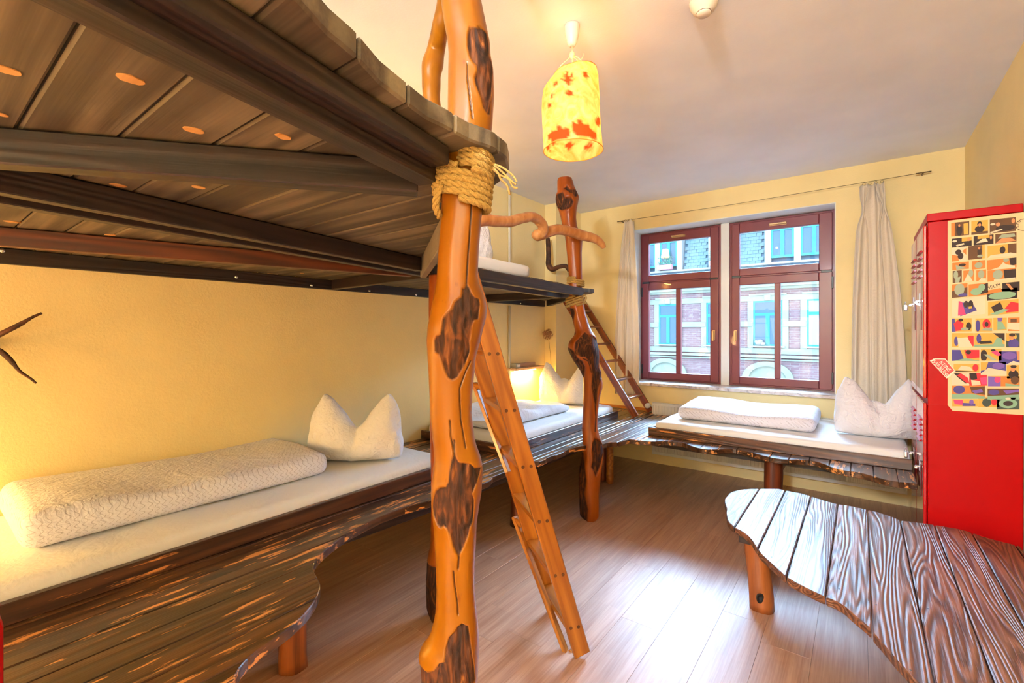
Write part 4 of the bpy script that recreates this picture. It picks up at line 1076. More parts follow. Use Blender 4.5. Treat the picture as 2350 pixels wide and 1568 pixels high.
# ================================================================== TABLE
ZT = .45
tz = lambda p: cv(p, 2.9375, 1550, 1050)
t_up = tz([(340,255),(380,232),(440,217),(500,212),(565,211),(700,212),(740,222),(790,232),(850,243),(915,262),(1000,290),(1090,315),(1170,325),(1260,345),(1350,365),(1430,390),(1520,425),(1600,435),(1700,447),(1790,462),(1900,480),(1980,500),(2060,530),(2150,555),(2250,580),(2350,605)])
t_lo = tz([(330,290),(335,320),(347,350),(343,380),(350,420),(365,445),(400,475),(450,500),(490,530),(520,565),(545,605),(580,655),(640,710),(700,765),(745,805),(810,845),(880,880),(950,915),(1015,945),(1080,970),(1140,1005),(1200,1060),(1260,1110),(1310,1150),(1345,1200),(1400,1260),(1450,1320),(1500,1380),(1560,1440),(1600,1490),(1640,1522)])
tp = [PZ(x, y, ZT) for x, y in t_lo[::-1]] + [PZ(x, y, ZT) for x, y in t_up]
lastu, lastl = tp[-1], tp[0]
tpoly = [(q.x, q.y) for q in tp] + [(.60, lastu.y - .12), (.60, .62), (.35, .55), (.12, .68), (lastl.x + .03, lastl.y - .05)]
table = thing('wavy_table', 'low brown plank table with wavy outline and log legs beside red locker', 'table', (.1, 2.0, 0))
tg = [-.5175 + .137 * i for i in range(-3, 10)]
for g, pc in poly_strips(tpoly, tg, 'Y', .004, .012):
    strip_obj('plank', pc, 'Y', ZT - .032, ZT, M['tableY'], table, bevel=.004)
mb = MB(); random.seed(21)
for g, pc in poly_strips(tpoly, tg, 'Y', .004, .012):     # old nail holes, dark dots in the boards
    for _ in range(6):
        s, a, b = random.choice(pc); y = random.uniform(a + .03, b - .03) if b - a > .1 else (a + b) / 2
        mb.lathe([(.0, .0006), (.0032, .0004), (.0036, .0)], (s, y, ZT), 8)
mb.build('nail_heads', plain('nail_iron', (.01, .008, .008, 1), .6), table, kind='stuff')
beam('batten', (-.50, 2.62, ZT - .055), (.55, 2.62, ZT - .055), .06, .042, M['beamX'], table)
beam('batten', (-.1, 1.5, ZT - .055), (.55, 1.5, ZT - .055), .06, .042, M['beamX'], table)
pf = PZ(1748, 1397, 0)
lt_ = PD(1733, 1240, 2.43)
log('leg', (pf.x, pf.y), .054, 0, ZT - .032, M['logZ'], table, 8, lean=(-.035, .0), sq=.9)
log('leg', (.45, 2.7), .05, 0, ZT - .032, M['logZ'], table, 9)
log('leg', (.42, 1.1), .05, 0, ZT - .032, M['logZ'], table, 10)
log('leg', (-.12, 1.35), .05, 0, ZT - .032, M['logZ'], table, 11)

kc = PD(1744, 1374, 2.375)
V = []; n = 16
for r_, o_ in ((1.0, 0.0), (.8, -.004), (.45, .006), (0.01, .012)):
    for j in range(n):
        a = 2 * math.pi * j / n
        V.append(kc + RT * (.020 * r_ * math.cos(a)) + UP * (.027 * r_ * math.sin(a) + .006 * r_ * math.cos(a) ** 2) + FW * o_)
F = [(i * n + j, i * n + (j + 1) % n, (i + 1) * n + (j + 1) % n, (i + 1) * n + j) for i in range(3) for j in range(n)]
obj('knot_hole', V, F, plain('charred_knot', (.012, .007, .004, 1), .7), table, smooth=True)
# ================================================================== RED LOCKER
LX, LY0, LY1, LZ = .2875, 3.39, 4.16, 2.095
lk = thing('metal_locker', 'tall glossy red metal locker with taped comic poster on its side', 'locker', (.45, 3.75, 0))
m = MB()
m.box((LX + .004, LY0, .0), (XR - .004, LY1, LZ - .045)); m.build('body', M['redpaint'], lk, bevel=.004, seg=2)
box('top_cap', (LX, LY0 - .0025, LZ - .043), (XR - .004, LY1 + .002, LZ), M['redpaint'], lk, bevel=.004, seg=2)
box('seam_strip', (LX + .002, LY0 - .0018, 1.050), (XR - .004, LY0, 1.056), M['redpaint'], lk)
mid = (LY0 + LY1) / 2
for (y0, y1) in ((LY0 + .012, mid - .004), (mid + .004, LY1 - .012)):
    for (z0, z1, up_) in ((1.085, LZ - .06, True), (.10, 1.06, False)):
        d = MB().box((LX - .014, y0, z0), (LX + .002, y1, z1)).build('door', M['reddoor'], lk, bevel=.005, seg=2)
        lv = MB()
        for q in range(5):
            z = (z1 - .12 - q * .035) if up_ else (z1 - .10 - q * .03)
            lv.add([(LX - .0145, y0 + .1, z), (LX - .0145, y1 - .1, z), (LX - .0245, y1 - .1, z - .009), (LX - .0245, y0 + .1, z - .009),
                    (LX - .0145, y0 + .1, z - .014), (LX - .0145, y1 - .1, z - .014)], [(0, 3, 2, 1), (3, 4, 5, 2), (0, 4, 3), (1, 2, 5)])
        lv.build('vent_louvres', M['redpaint'], d)
        hz = 1.60 if up_ else .62
        if not up_: hz = .66
        yh = y0 + .10
        h = MB().box((LX - .018, yh - .012, hz - .14), (LX - .0145, yh + .012, hz + .04)).box((LX - .04, yh - .006, hz + .02), (LX - .018, yh + .006, hz + .03)).box((LX - .045, yh - .008, hz + .012), (LX - .030, yh + .012, hz + .024))
        h.build('hasp', M['steel'], d, bevel=.002)
        box('door_label', (LX - .0155, (y0 + y1) / 2 - .03, z1 - .42), (LX - .0145, (y0 + y1) / 2 + .03, z1 - .36), M['label'], d)
def padlock(y, z, label):
    t = thing('padlock', label, 'padlock', (LX - .05, y, z))
    MB().box((LX - .070, y - .02, z - .045), (LX - .052, y + .02, z - .008)).build('body', M['steel'], t, bevel=.004, seg=2)
    a = [(LX - .061, y + .013 * math.cos(q), z - .01 + .020 * math.sin(q)) for q in [math.pi * e / 10 for e in range(11)]]
    tube('shackle', a, .003, M['steel'], t, n=7)
padlock(mid + .09, 1.63, 'small steel padlock on the upper locker door near the wall')
padlock(mid + .09, .70, 'small steel padlock on the lower locker door near the wall')

# poster with its printed photo strips (flat print)
PY = LY0 - .0032
def pp(px, py, o=0.): q = PYp(px, py, PY - o); return (q.x, PY - o, q.z)
ps = thing('comic_poster', 'cream poster of printed photo comic strips taped to the red locker', 'poster', pp(2250, 720))
crn = [(2175, 507), (2330, 489), (2352, 487), (2352, 953), (2186, 943), (2175, 930)]
f_ = [pp(x, y) for x, y in crn]; b_ = [(x, LY0 - .0006, z) for x, y, z in f_]
n_ = len(crn)
# order seen from the camera is clockwise: front face first
obj('paper', f_ + b_, [tuple(range(n_ - 1, -1, -1)), tuple(range(n_, 2 * n_))] + [(i, (i + 1) % n_, n_ + (i + 1) % n_, n_ + i) for i in range(n_)],
    plain('cream_poster_paper', sr(226, 192, 142), .75, var=.04), ps)
S1 = lambda x, y: (2120 + x / 6.274, 470 + y / 6.274)
S2 = lambda x, y: (2120 + x / 6.274, 710 + y / 6.274)
PC_ = {'br': sr(92, 58, 26), 'dk': sr(44, 26, 18), 'or': sr(196, 118, 44), 'ye': sr(206, 158, 62), 'gr': sr(150, 158, 132), 'wh': sr(222, 196, 160), 'rd': sr(206, 34, 44), 'bl': sr(74, 62, 130),
       'vi': sr(116, 84, 160), 'pk': sr(220, 60, 110), 'tg': sr(130, 164, 130), 'sk': sr(204, 132, 80), 'te': sr(60, 72, 60)}
keys = list(PC_); pmats = [plain('print_' + n, PC_[k_], .7) for n, k_ in zip(('brown', 'dark', 'orange', 'yellow', 'grey', 'white', 'red', 'blue', 'violet', 'pink', 'green', 'skin', 'forest'), keys)]
mb = MB()
def cell(fn, x0, y0, x1, y1, bgc, blobs=(), sl=-.1):
    def poly(pts, c, o):
        v = [pp(*fn(x, y), o) for x, y in pts]; mb.add(v, [tuple(range(len(v) - 1, -1, -1))], keys.index(c))
    dy = sl * (x1 - x0)
    poly([(x0, y0), (x1, y0 + dy), (x1, y1 + dy), (x0, y1)], bgc, .0003)
    o = .0006
    for b in blobs:
        kind, c = b[0], b[1]
        X = lambda u: x0 + (x1 - x0) * u; Yv = lambda u, v: y0 + (y1 - y0) * v + dy * u
        if kind == 'e':
            _, c, u, v, ru, rv = b; n = 12
            pts = [(min(max(u + ru * math.cos(2 * math.pi * j / n), 0), 1), min(max(v + rv * math.sin(2 * math.pi * j / n), 0), 1)) for j in range(n)]
            poly([(X(p), Yv(p, q)) for p, q in pts], c, o)
        else:
            pts = b[2:]; poly([(X(p), Yv(p, q)) for p, q in pts], c, o)
        o += .00025
E = 'e'; Pg = 'p'
cell(S1, 395, 262, 655, 460, 'br', [(Pg, 'or', (0, 0), (.2, 0), (.2, 1), (0, 1)), (Pg, 'ye', (.68, .15), (.95, .1), (.95, .95), (.7, .95)), (E, 'dk', .45, .6, .17, .4), (E, 'sk', .45, .25, .06, .1)])
cell(S1, 685, 240, 925, 435, 'ye', [(Pg, 'br', (0, .82), (1, .82), (1, 1), (0, 1)), (E, 'dk', .5, .62, .3, .25), (E, 'dk', .5, .25, .15, .2), (E, 'sk', .5, .32, .09, .12)])
cell(S1, 950, 215, 1325, 415, 'br', [(E, 'dk', .6, .7, .38, .22), (E, 'sk', .32, .4, .09, .14), (E, 'sk', .9, .25, .07, .18), (Pg, 'wh', (.0, .9), (.45, .75), (.5, .82), (.05, 1)), (E, 'wh', .12, .35, .1, .08)])
cell(S1, 405, 490, 690, 620, 'dk', [(Pg, 'ye', (.5, 0), (1, 0), (1, .4), (.5, .45)), (E, 'wh', .14, .3, .12, .12), (Pg, 'wh', (.2, .75), (.6, .6), (.65, .75), (.25, .95)), (E, 'sk', .85, .25, .08, .2)])
cell(S1, 718, 455, 1005, 590, 'dk', [(Pg, 'ye', (.2, 0), (.8, 0), (.8, .3), (.2, .35)), (Pg, 'wh', (.1, .8), (.45, .35), (.62, .35), (.72, .7)), (E, 'sk', .87, .3, .06, .22)])
cell(S1, 1030, 425, 1335, 560, 'br', [(Pg, 'gr', (.12, .5), (.3, .1), (.9, .1), (.95, .45)), (Pg, 'sk', (0, 1), (.3, .5), (.7, .5), (1, .9))])
cell(S1, 405, 625, 612, 820, 'wh', [(Pg, 'or', (0, .5), (.4, .6), (.5, 1), (0, 1)), (E, 'dk', .45, .35, .22, .2), (E, 'dk', .6, .65, .2, .25), (Pg, 'or', (.7, .3), (1, .1), (1, .6))])
cell(S1, 640, 600, 878, 795, 'br', [(Pg, 'ye', (.85, 0), (1, 0), (1, 1), (.85, 1)), (E, 'dk', .68, .45, .13, .3), (E, 'sk', .66, .22, .07, .1), (E, 'gr', .72, .8, .18, .1)])
cell(S1, 918, 595, 1335, 770, 'ye', [(Pg, 'br', (.7, .0), (1, 0), (1, .8), (.7, .75)), (E, 'dk', .52, .45, .1, .3), (Pg, 'wh', (.0, 1), (.1, .8), (.8, .72), (1, .85), (1, 1))])
cell(S1, 410, 840, 650, 945, 'or', [(E, 'dk', .6, .4, .22, .2), (Pg, 'gr', (.2, .3), (.9, .9), (.25, 1))])
cell(S1, 692, 815, 885, 935, 'or', [(E, 'gr', .5, .55, .3, .35), (E, 'br', .55, .05, .1, .06)])
cell(S1, 910, 800, 1335, 945, 'or', [(Pg, 'dk', (.75, .0), (1, 0), (1, .7), (.8, .8)), (E, 'gr', .65, .15, .1, .2), (Pg, 'wh', (.1, 1), (.4, .8), (.55, .35), (.65, .6), (.95, .8), (.95, 1))])
cell(S1, 415, 955, 548, 1130, 'br', [(E, 'gr', .35, .35, .25, .35), (Pg, 'gr', (.3, .6), (.9, .5), (.7, 1), (.3, 1))])
cell(S1, 568, 950, 725, 1110, 'or', [(Pg, 'wh', (.05, 1), (.4, .35), (.6, .5), (.85, 1)), (E, 'gr', .7, .3, .22, .35)])
cell(S1, 755, 945, 898, 1105, 'or', [(E, 'gr', .5, .4, .32, .38), (Pg, 'wh', (.2, 1), (.5, .75), (.98, .8), (.98, 1))])
cell(S1, 918, 948, 1330, 1110, 'or', [(Pg, 'dk', (.56, .1), (1, .1), (1, .85), (.6, .9)), (E, 'gr', .36, .45, .18, .42), (Pg, 'wh', (.22, .85), (.97, .85), (.97, 1), (.22, 1))])
cell(S1, 405, 1150, 630, 1345, 'br', [(Pg, 'or', (0, 0), (1, 0), (1, .3), (0, .5)), (E, 'gr', .48, .42, .33, .45), (E, 'bl', .7, .85, .3, .12)])
cell(S1, 645, 1150, 925, 1325, 'or', [(Pg, 'dk', (.6, .2), (1, 0), (1, .8), (.6, .9)), (E, 'tg', .4, .65, .3, .3), (E, 'tg', .68, .35, .18, .3)])
cell(S1, 912, 1235, 1350, 1385, 'dk', [(Pg, 'or', (0, 0), (.45, -.1), (.5, .3), (0, .35)), (E, 'tg', .5, .62, .46, .36)])
cell(S1, 1130, 1130, 1380, 1265, 'dk', [(Pg, 'sk', (.2, .1), (.4, .15), (.65, .75), (.5, .8))])
cell(S1, 405, 1365, 888, 1620, 'wh', [(Pg, 'bl', (.2, .2), (.6, .3), (.75, .75), (.25, 1)), (Pg, 'pk', (.2, .12), (.3, .2), (.42, .95), (.18, .95)), (E, 'dk', .42, .35, .07, .2), (E, 'dk', .56, .4, .08, .25), (Pg, 'ye', (.5, .5), (.6, .5), (.6, .62), (.5, .62))])
cell(S1, 925, 1400, 1365, 1600, 'ye', [(Pg, 'dk', (.1, .4), (.4, .1), (.5, .6), (.2, .8)), (Pg, 'rd', (.55, .6), (.75, .15), (1, .3), (1, .9), (.6, .9)), (Pg, 'tg', (.05, .9), (.5, .6), (.7, .7), (.3, 1))])
cell(S2, 402, 135, 690, 325, 'ye', [(Pg, 'bl', (0, 0), (.15, 0), (.2, 1), (0, 1)), (Pg, 'rd', (.1, .4), (.3, .1), (.6, .4), (.5, .9), (.2, .95)), (E, 'dk', .45, .12, .12, .12), (E, 'dk', .85, .6, .14, .3), (E, 'gr', .65, .8, .2, .12)], -.02)
cell(S2, 745, 135, 985, 325, 'ye', [(E, 'bl', .14, .55, .14, .45), (E, 'rd', .66, .45, .25, .4), (E, 'dk', .66, .45, .12, .2), (Pg, 'gr', (.3, .9), (.6, .68), (1, .75), (1, .95))], -.02)
cell(S2, 1000, 125, 1195, 305, 'ye', [(Pg, 'tg', (.3, .1), (.7, .4), (.95, .9), (.3, .95)), (Pg, 'vi', (.3, 0), (.7, 0), (.6, .3), (.35, .3))], -.02)
cell(S2, 1215, 120, 1380, 315, 'or', [(Pg, 'br', (.2, .1), (.75, .1), (.75, .35), (.2, .35)), (Pg, 'wh', (0, .4), (1, .4), (1, .95), (0, .85))], -.02)
cell(S2, 405, 345, 720, 540, 'ye', [(E, 'bl', .2, .6, .1, .35), (Pg, 'rd', (.72, .2), (1, .2), (1, .95), (.85, .95)), (Pg, 'wh', (.25, .35), (.7, .3), (.95, 1), (.3, 1))], .0)
cell(S2, 728, 345, 1165, 540, 'ye', [(E, 'bl', .15, .4, .08, .35), (Pg, 'dk', (.15, .6), (.55, .55), (.6, .75), (.2, .8)), (Pg, 'dk', (.62, 0), (1, 0), (1, .6), (.8, .3)), (Pg, 'tg', (.6, .9), (.75, .3), (.9, .4), (.95, .9)), (Pg, 'tg', (0, .85), (1, .8), (1, 1), (0, 1))], .0)
cell(S2, 1185, 345, 1380, 548, 'te', [(E, 'ye', .3, .25, .5, .35), (E, 'bl', .55, .75, .4, .38), (E, 'sk', .4, .28, .18, .22), (E, 'dk', .45, .12, .24, .12)], .0)
cell(S2, 405, 585, 800, 745, 'ye', [(Pg, 'bl', (0, 0), (.3, 0), (.45, .9), (0, 1)), (Pg, 'rd', (.45, .0), (1, 0), (1, .7), (.55, .8)), (E, 'dk', .6, .2, .1, .2), (Pg, 'tg', (.05, 1), (.5, .75), (1, .95), (1, 1))], .0)
cell(S2, 820, 575, 1120, 740, 'ye', [(E, 'dk', .15, .55, .17, .5), (E, 'dk', .6, .1, .12, .1), (Pg, 'pk', (.5, .25), (.75, .1), (1, .5), (.8, .6)), (Pg, 'gr', (.12, .45), (.35, .45), (.8, .95), (.55, 1))], .0)
cell(S2, 1080, 605, 1380, 790, 'bl', [(E, 'vi', .5, .35, .35, .3), (Pg, 'wh', (.4, 1), (.7, .75), (1, .9), (1, 1)), (Pg, 'sk', (.85, 0), (1, 0), (1, .7), (.9, .7))], .0)
cell(S2, 430, 790, 800, 905, 'ye', [(Pg, 'dk', (0, .8), (1, .95), (1, 1), (0, 1)), (Pg, 'wh', (.15, .75), (.3, .2), (.65, .35), (.75, .85)), (E, 'rd', .85, .45, .12, .45)], .0)
cell(S2, 820, 760, 1185, 945, 'bl', [(Pg, 'ye', (0, 0), (.3, 0), (.2, .6), (0, .7)), (Pg, 'wh', (0, .9), (.3, .45), (1, .7), (1, 1), (0, 1)), (E, 'vi', .7, .3, .25, .25)], .0)
cell(S2, 1195, 805, 1372, 998, 'ye', [(E, 'dk', .55, .7, .42, .35), (E, 'sk', .5, .28, .2, .22), (E, 'dk', .55, .1, .26, .12)], .0)
cell(S2, 405, 920, 660, 1090, 'wh', [(Pg, 'dk', (.1, .0), (.5, 0), (.9, .6), (.8, .9), (.4, .45)), (Pg, 'rd', (.3, .2), (.5, 0), (.9, .4), (1, .9), (.8, .8))], .0)
cell(S2, 655, 915, 910, 1100, 'rd', [(Pg, 'dk', (0, 0), (.4, 0), (.45, .5), (.1, .6)), (Pg, 'wh', (.1, .55), (.6, .65), (.65, .95), (.15, 1)), (Pg, 'pk', (.6, .4), (1, .3), (1, .9), (.7, .9))], .0)
cell(S2, 925, 965, 1380, 1110, 'or', [(Pg, 'vi', (0, 0), (.4, .1), (.4, 1), (0, 1)), (E, 'pk', .3, .35, .1, .3), (E, 'br', .85, .4, .13, .4), (Pg, 'tg', (.55, .7), (1, .9), (1, 1), (.55, 1))], .0)
cell(S2, 405, 1100, 880, 1290, 'or', [(E, 'bl', .22, .3, .18, .32), (Pg, 'br', (.55, .1), (1, .05), (1, .7), (.6, .55)), (Pg, 'vi', (.6, .4), (.9, .25), (.95, .5), (.7, .6)), (Pg, 'tg', (0, .65), (.6, .6), (1, .85), (1, 1), (0, 1))], .0)
cell(S2, 918, 1140, 1370, 1300, 'br', [(E, 'bl', .2, .35, .18, .25), (Pg, 'vi', (.5, .2), (1, .1), (1, .3), (.6, .5)), (Pg, 'tg', (0, .7), (1, .55), (1, 1), (0, 1))], .0)
cell(S2, 408, 1295, 780, 1400, 'ye', [(Pg, 'pk', (.05, .1), (.4, .1), (.45, .8), (.1, .7)), (Pg, 'bl', (.4, .5), (.9, .6), (.9, .95), (.4, .95)), (E, 'vi', .75, .4, .09, .35)], .0)
cell(S2, 785, 1265, 1090, 1410, 'ye', [(E, 'te', .4, .55, .22, .42), (E, 'rd', .75, .5, .14, .35)], .0)
cell(S2, 1050, 1270, 1378, 1445, 'te', [(E, 'tg', .5, .5, .42, .4), (E, 'dk', .5, .5, .22, .22), (E, 'br', .72, .0, .13, .2), (E, 'wh', .5, .1, .12, .1)], .0)
mb.build('printed_photos', None, ps, mats=pmats)
M['ink'] = plain('dark_ink', sr(40, 28, 20), .7)
def on_side(txt, px, py, size, ang, mat, parent, nm='lettering', off=.002):
    v, f = text_mesh(txt, size); q = Vector(pp(px, py)); c, s = math.cos(ang), math.sin(ang)
    V = [(q.x + x * c - y * s, PY - off - z, q.z + x * s + y * c) for x, y, z in v]
    return obj(nm, V, f, mat, parent)
on_side('HELP!', 2279, 658, .022, .30, M['ink'], ps)
cm = MB(); n = 26
cxx, _, czz = pp(2350, 516)
for j in range(n):
    a0, a1 = 2 * math.pi * j / n, 2 * math.pi * (j + 1) / n
    cm.add([(cxx + R * math.cos(t), PY - .0012, czz + R * math.sin(t)) for R, t in ((.030, a0), (.030, a1), (.0275, a1), (.0275, a0))], [(0, 1, 2, 3)])
cm.build('round_stamp', M['ink'], ps)
for ch, a in (('G', 3.45), ('E', 2.85), ('N', 2.3)):
    v, f = text_mesh(ch, .012); c, s = math.cos(a - math.pi / 2), math.sin(a - math.pi / 2)
    obj('stamp_letter', [(cxx + .022 * math.cos(a) + x * c - y * s, PY - .0014 - z, czz + .022 * math.sin(a) + x * s + y * c) for x, y, z in v], f, M['ink'], ps)
# red sticker
stk = thing('warning_sticker', 'small tilted red sticker reading KEINE WERBUNG on the locker', 'sticker', pp(2162, 846))
def plate(nm, pts, mat, o0, o1):
    f = [pp(x, y, o1) for x, y in pts]; b = [pp(x, y, o0) for x, y in pts]; n = len(pts)
    f = [(x, PY - o1, z) for (x, _, z) in f]; b = [(x, PY - o0, z) for (x, _, z) in b]
    return obj(nm, f + b, [tuple(range(n - 1, -1, -1)), tuple(range(n, 2 * n))] + [(i, (i + 1) % n, n + (i + 1) % n, n + i) for i in range(n)], mat, stk)
outl = [S2(*q) for q in ((85, 740), (160, 708), (310, 712), (460, 890), (330, 998))]
cxs = sum(p[0] for p in outl) / 5; cys = sum(p[1] for p in outl) / 5
plate('sticker_border', outl, plain('sticker_white', sr(240, 214, 180), .4), .0025, .0035)
plate('sticker_face', [(cxs + (x - cxs) * .88, cys + (y - cys) * .88) for x, y in outl], plain('sticker_red', sr(206, 44, 24), .4), .0035, .0042)
M['swhite'] = plain('sticker_lettering', sr(244, 226, 204), .5)
q0, q1 = Vector(pp(*S2(150, 745))), Vector(pp(*S2(350, 945)))
ang = math.atan2(q1.z - q0.z, q1.x - q0.x)
on_side('KEINE', *S2(305, 820), .0235, ang, M['swhite'], stk, off=.0048)
on_side('WERBUNG', *S2(240, 850), .0235, ang, M['swhite'], stk, off=.0048)

# red cabinet whose edge shows at the very left
cb = thing('red_cabinet', 'red metal cabinet edge cut off by the lower left corner', 'cabinet', (-1.12, -.13, 0))
MB().box((-1.30, -.36, 0), (-.95, .0915, 1.055)).build('body', M['redpaint'], cb, bevel=.02, seg=4)
box('handle', (-.944, -.16, .72), (-.93, -.14, .86), M['steel'], cb, bevel=.004)

# ================================================================== PENDANT LAMP
LC = PD(1313, 330, 2.2); LC = Vector((LC.x, LC.y, 0))
zA = lambda y: CAMZ + (HY - y) / FPX * 2.2
pl_ = thing('pendant_lamp', 'glowing paper pendant lamp with pressed leaves hanging from ceiling', 'pendant lamp', (LC.x, LC.y, ZC))
MB().lathe([(0, ZC - .001), (.036, ZC - .001), (.036, ZC - .012), (.033, ZC - .03), (.031, ZC - .05), (.022, ZC - .085), (.014, ZC - .10), (0, ZC - .10)][::-1], (LC.x, LC.y, 0), 24).build('ceiling_cup', M['cup'], pl_, smooth=True)
tube('cord', [(LC.x, LC.y, ZC - .10), (LC.x + .002, LC.y, ZC - .18), (LC.x, LC.y, 2.60)], .003, M['cord'], pl_, n=6)
knot_ = Vector((LC.x, LC.y, zA(127)))
for dx, dy, pxo in ((-.10, -.03, 0), (.07, .05, 0), (-.02, .09, 0), (.085, -.05, 0)):
    tube('string', [knot_, knot_ + Vector((dx * .5, dy * .5, -.035)), Vector((LC.x + dx, LC.y + dy, zA(172) + (.0 if dx < 0 else .01)))], .0017, M['cord'], pl_, n=5)
MB().lathe([(0, -.018), (.012, -.01), (.015, 0), (.010, .014), (0, .018)], knot_, 10).build('string_knot', M['cord'], pl_, smooth=True)
tube('loose_string', [knot_, knot_ + RT * .03 - UP * .03, knot_ + RT * .05 - UP * .01, knot_ + RT * .055 + UP * .01], .0017, M['cord'], pl_, n=5)
rows = [(170, 1318, 50), (186, 1314, 58), (200, 1310, 63), (220, 1309, 65), (240, 1309, 66), (270, 1310.5, 66), (310, 1312.5, 66.5), (346, 1315.5, 67.5)]
nb = 72; V = []; ny = 40
ysr = [170 + (346 - 170) * i / ny for i in range(ny + 1)]
for yv in ysr:
    cx = np.interp(yv, [r[0] for r in rows], [r[1] for r in rows]); hw_ = np.interp(yv, [r[0] for r in rows], [r[2] for r in rows])
    for j in range(nb):
        a = 2 * math.pi * j / nb
        r = hw_ / FPX * 2.2 * (1 + .012 * mnoise.noise(Vector((math.cos(a) * 3, math.sin(a) * 3, yv * .05))))
        off = (cx - 1313) / FPX * 2.2; t = (346 - yv) / 176
        z = zA(yv) - (.018 * math.cos(a) * -t) + .006 * mnoise.noise(Vector((math.cos(a) * 2, math.sin(a) * 2, 5)))
        p = LC + RT * (off + r * math.cos(a)) + FW * (r * math.sin(a)); V.append((p.x, p.y, z))
F = [(i * nb + j, i * nb + (j + 1) % nb, (i + 1) * nb + (j + 1) % nb, (i + 1) * nb + j) for i in range(ny) for j in range(nb)]
# leaves printed in the paper: evaluated as a mesh attribute
def leafpoly(cx, cy, r, n, rot, depth=.45, sq=1.):
    out = []
    for j in range(n * 2):
        R = r if j % 2 == 0 else r * depth; a = rot + math.pi * j / n
        out.append((cx + R * math.cos(a), cy + R * math.sin(a) * sq))
    return out
S6 = lambda pts: [(1200 + x / 4.236, 30 + y / 4.236) for x, y in pts]
leaves = [S6([(385,590),(410,600),(415,565),(445,570),(450,615),(490,560),(495,590),(470,640),(522,625),(490,655),(455,662),(500,690),(460,690),(440,712),(428,680),(405,700),(412,665),(368,640),(410,635)]),
          S6([(465,725),(462,760),(498,750),(475,775),(502,800),(460,795),(447,810),(430,790),(412,808),(420,775),(415,765),(440,752)]),
          S6([(300,690),(325,650),(335,668),(355,650),(340,680),(350,690),(325,700),(305,725)]), S6([(262,838),(275,790),(298,758),(302,800),(285,830)]),
          S6([(235,905),(250,875),(275,880),(272,905),(245,922)]), S6([(572,575),(600,572),(628,575),(642,620),(625,640),(600,620),(578,605)]),
          S6([(240,1190),(285,1140),(318,1140),(345,1070),(380,1120),(430,1110),(460,1150),(445,1215),(360,1225),(290,1265),(262,1220),(240,1260)]),
          S6([(480,1055),(515,1075),(552,1012),(582,1075),(610,1090),(640,1075),(660,1130),(715,1160),(725,1235),(640,1210),(560,1200),(505,1195),(490,1140)]),
          S6([(700,1050),(725,1005),(745,1015),(755,1085),(735,1100),(712,1085)])]
random.seed(4)
va = np.array(V); dloc = va - np.array(C0); dd = dloc @ np.array(FW); pxs = HX + (dloc @ np.array(RT)) / dd * FPX; pys = HY - dloc[:, 2] / dd * FPX
me_leaf = np.zeros(len(V))
front = dd < 2.2
for lp in leaves: me_leaf = np.maximum(me_leaf, np.clip(poly_dist(pxs, pys, lp) / 1.6 + .5, 0, 1) * front)
ang_ = np.arctan2(dloc @ np.array(FW) - 2.2, dloc @ np.array(RT) - (LC - C0).dot(RT)); hh = va[:, 2]
for j in range(10):
    a0 = random.uniform(.3, 2.8); z_ = random.uniform(2.34, 2.62); lp = leafpoly(a0 * .14, z_, random.uniform(.015, .045), 7, random.random() * 3)
    me_leaf = np.maximum(me_leaf, np.clip(poly_dist(ang_ * .14, hh, lp) / .004 + .5, 0, 1) * (~front))
k = NT('glowing_paper'); t = k.t
at = k.n('Attribute', attribute_name='leaf'); tc = k.n('TexCoord')
nz = k.n('TexNoise', {'Vector': tc.outputs['Object'], 'Scale': 13.0, 'Detail': 5.0, 'Distortion': 1.6})
pc_ = k.mix(k.mapr(nz.outputs[0], .35, .65), sr(226, 176, 96), sr(244, 222, 160))
pc_ = k.mix(at.outputs['Fac'], pc_, sr(176, 70, 14))
k.set(k.b, 'Base Color', pc_); k.b.inputs['Roughness'].default_value = .8
k.set(k.b, 'Normal', k.bump(nz.outputs[0], .5, .01))
tl = k.n('BsdfTranslucent', {'Color': pc_}); mx = k.n('MixShader', {0: .55, 1: k.b.outputs[0], 2: tl.outputs[0]})
out = [n for n in t.nodes if n.type == 'OUTPUT_MATERIAL'][0]; t.links.new(mx.outputs[0], out.inputs[0])
sh = obj('paper_shade', V, F, k.m, pl_, smooth=True)
a_ = sh.data.attributes.new('leaf', 'FLOAT', 'POINT'); a_.data.foreach_set('value', me_leaf.astype(np.float32))
for i in (0, ny):
    tube('rim', [V[i * nb + j % nb] for j in range(nb + 1)], .0022, plain('amber_rim', sr(226, 150, 50), .6), pl_, n=5)
MB().lathe([(0, 2.40), (.018, 2.405), (.03, 2.43), (.03, 2.45), (.016, 2.49), (.013, 2.53), (0, 2.53)], (LC.x, LC.y, 0), 18).build('bulb', plain('lit_bulb', (1, .8, .5, 1), .4, emit=(1, .62, .28, 1), estr=1.2), pl_, smooth=True)
MB().lathe([(0, 2.53), (.016, 2.53), (.018, 2.60), (.004, 2.615), (0, 2.615)], (LC.x, LC.y, 0), 14).build('lamp_holder', M['cup'], pl_, smooth=True)
light('pendant_glow', 'POINT', (LC.x, LC.y, 2.365), (1, .58, .24), 1.2, shadow_soft_size=.03)
light('pendant_upglow', 'POINT', (LC.x, LC.y, 2.64), (1, .48, .14), 1.5, shadow_soft_size=.03)

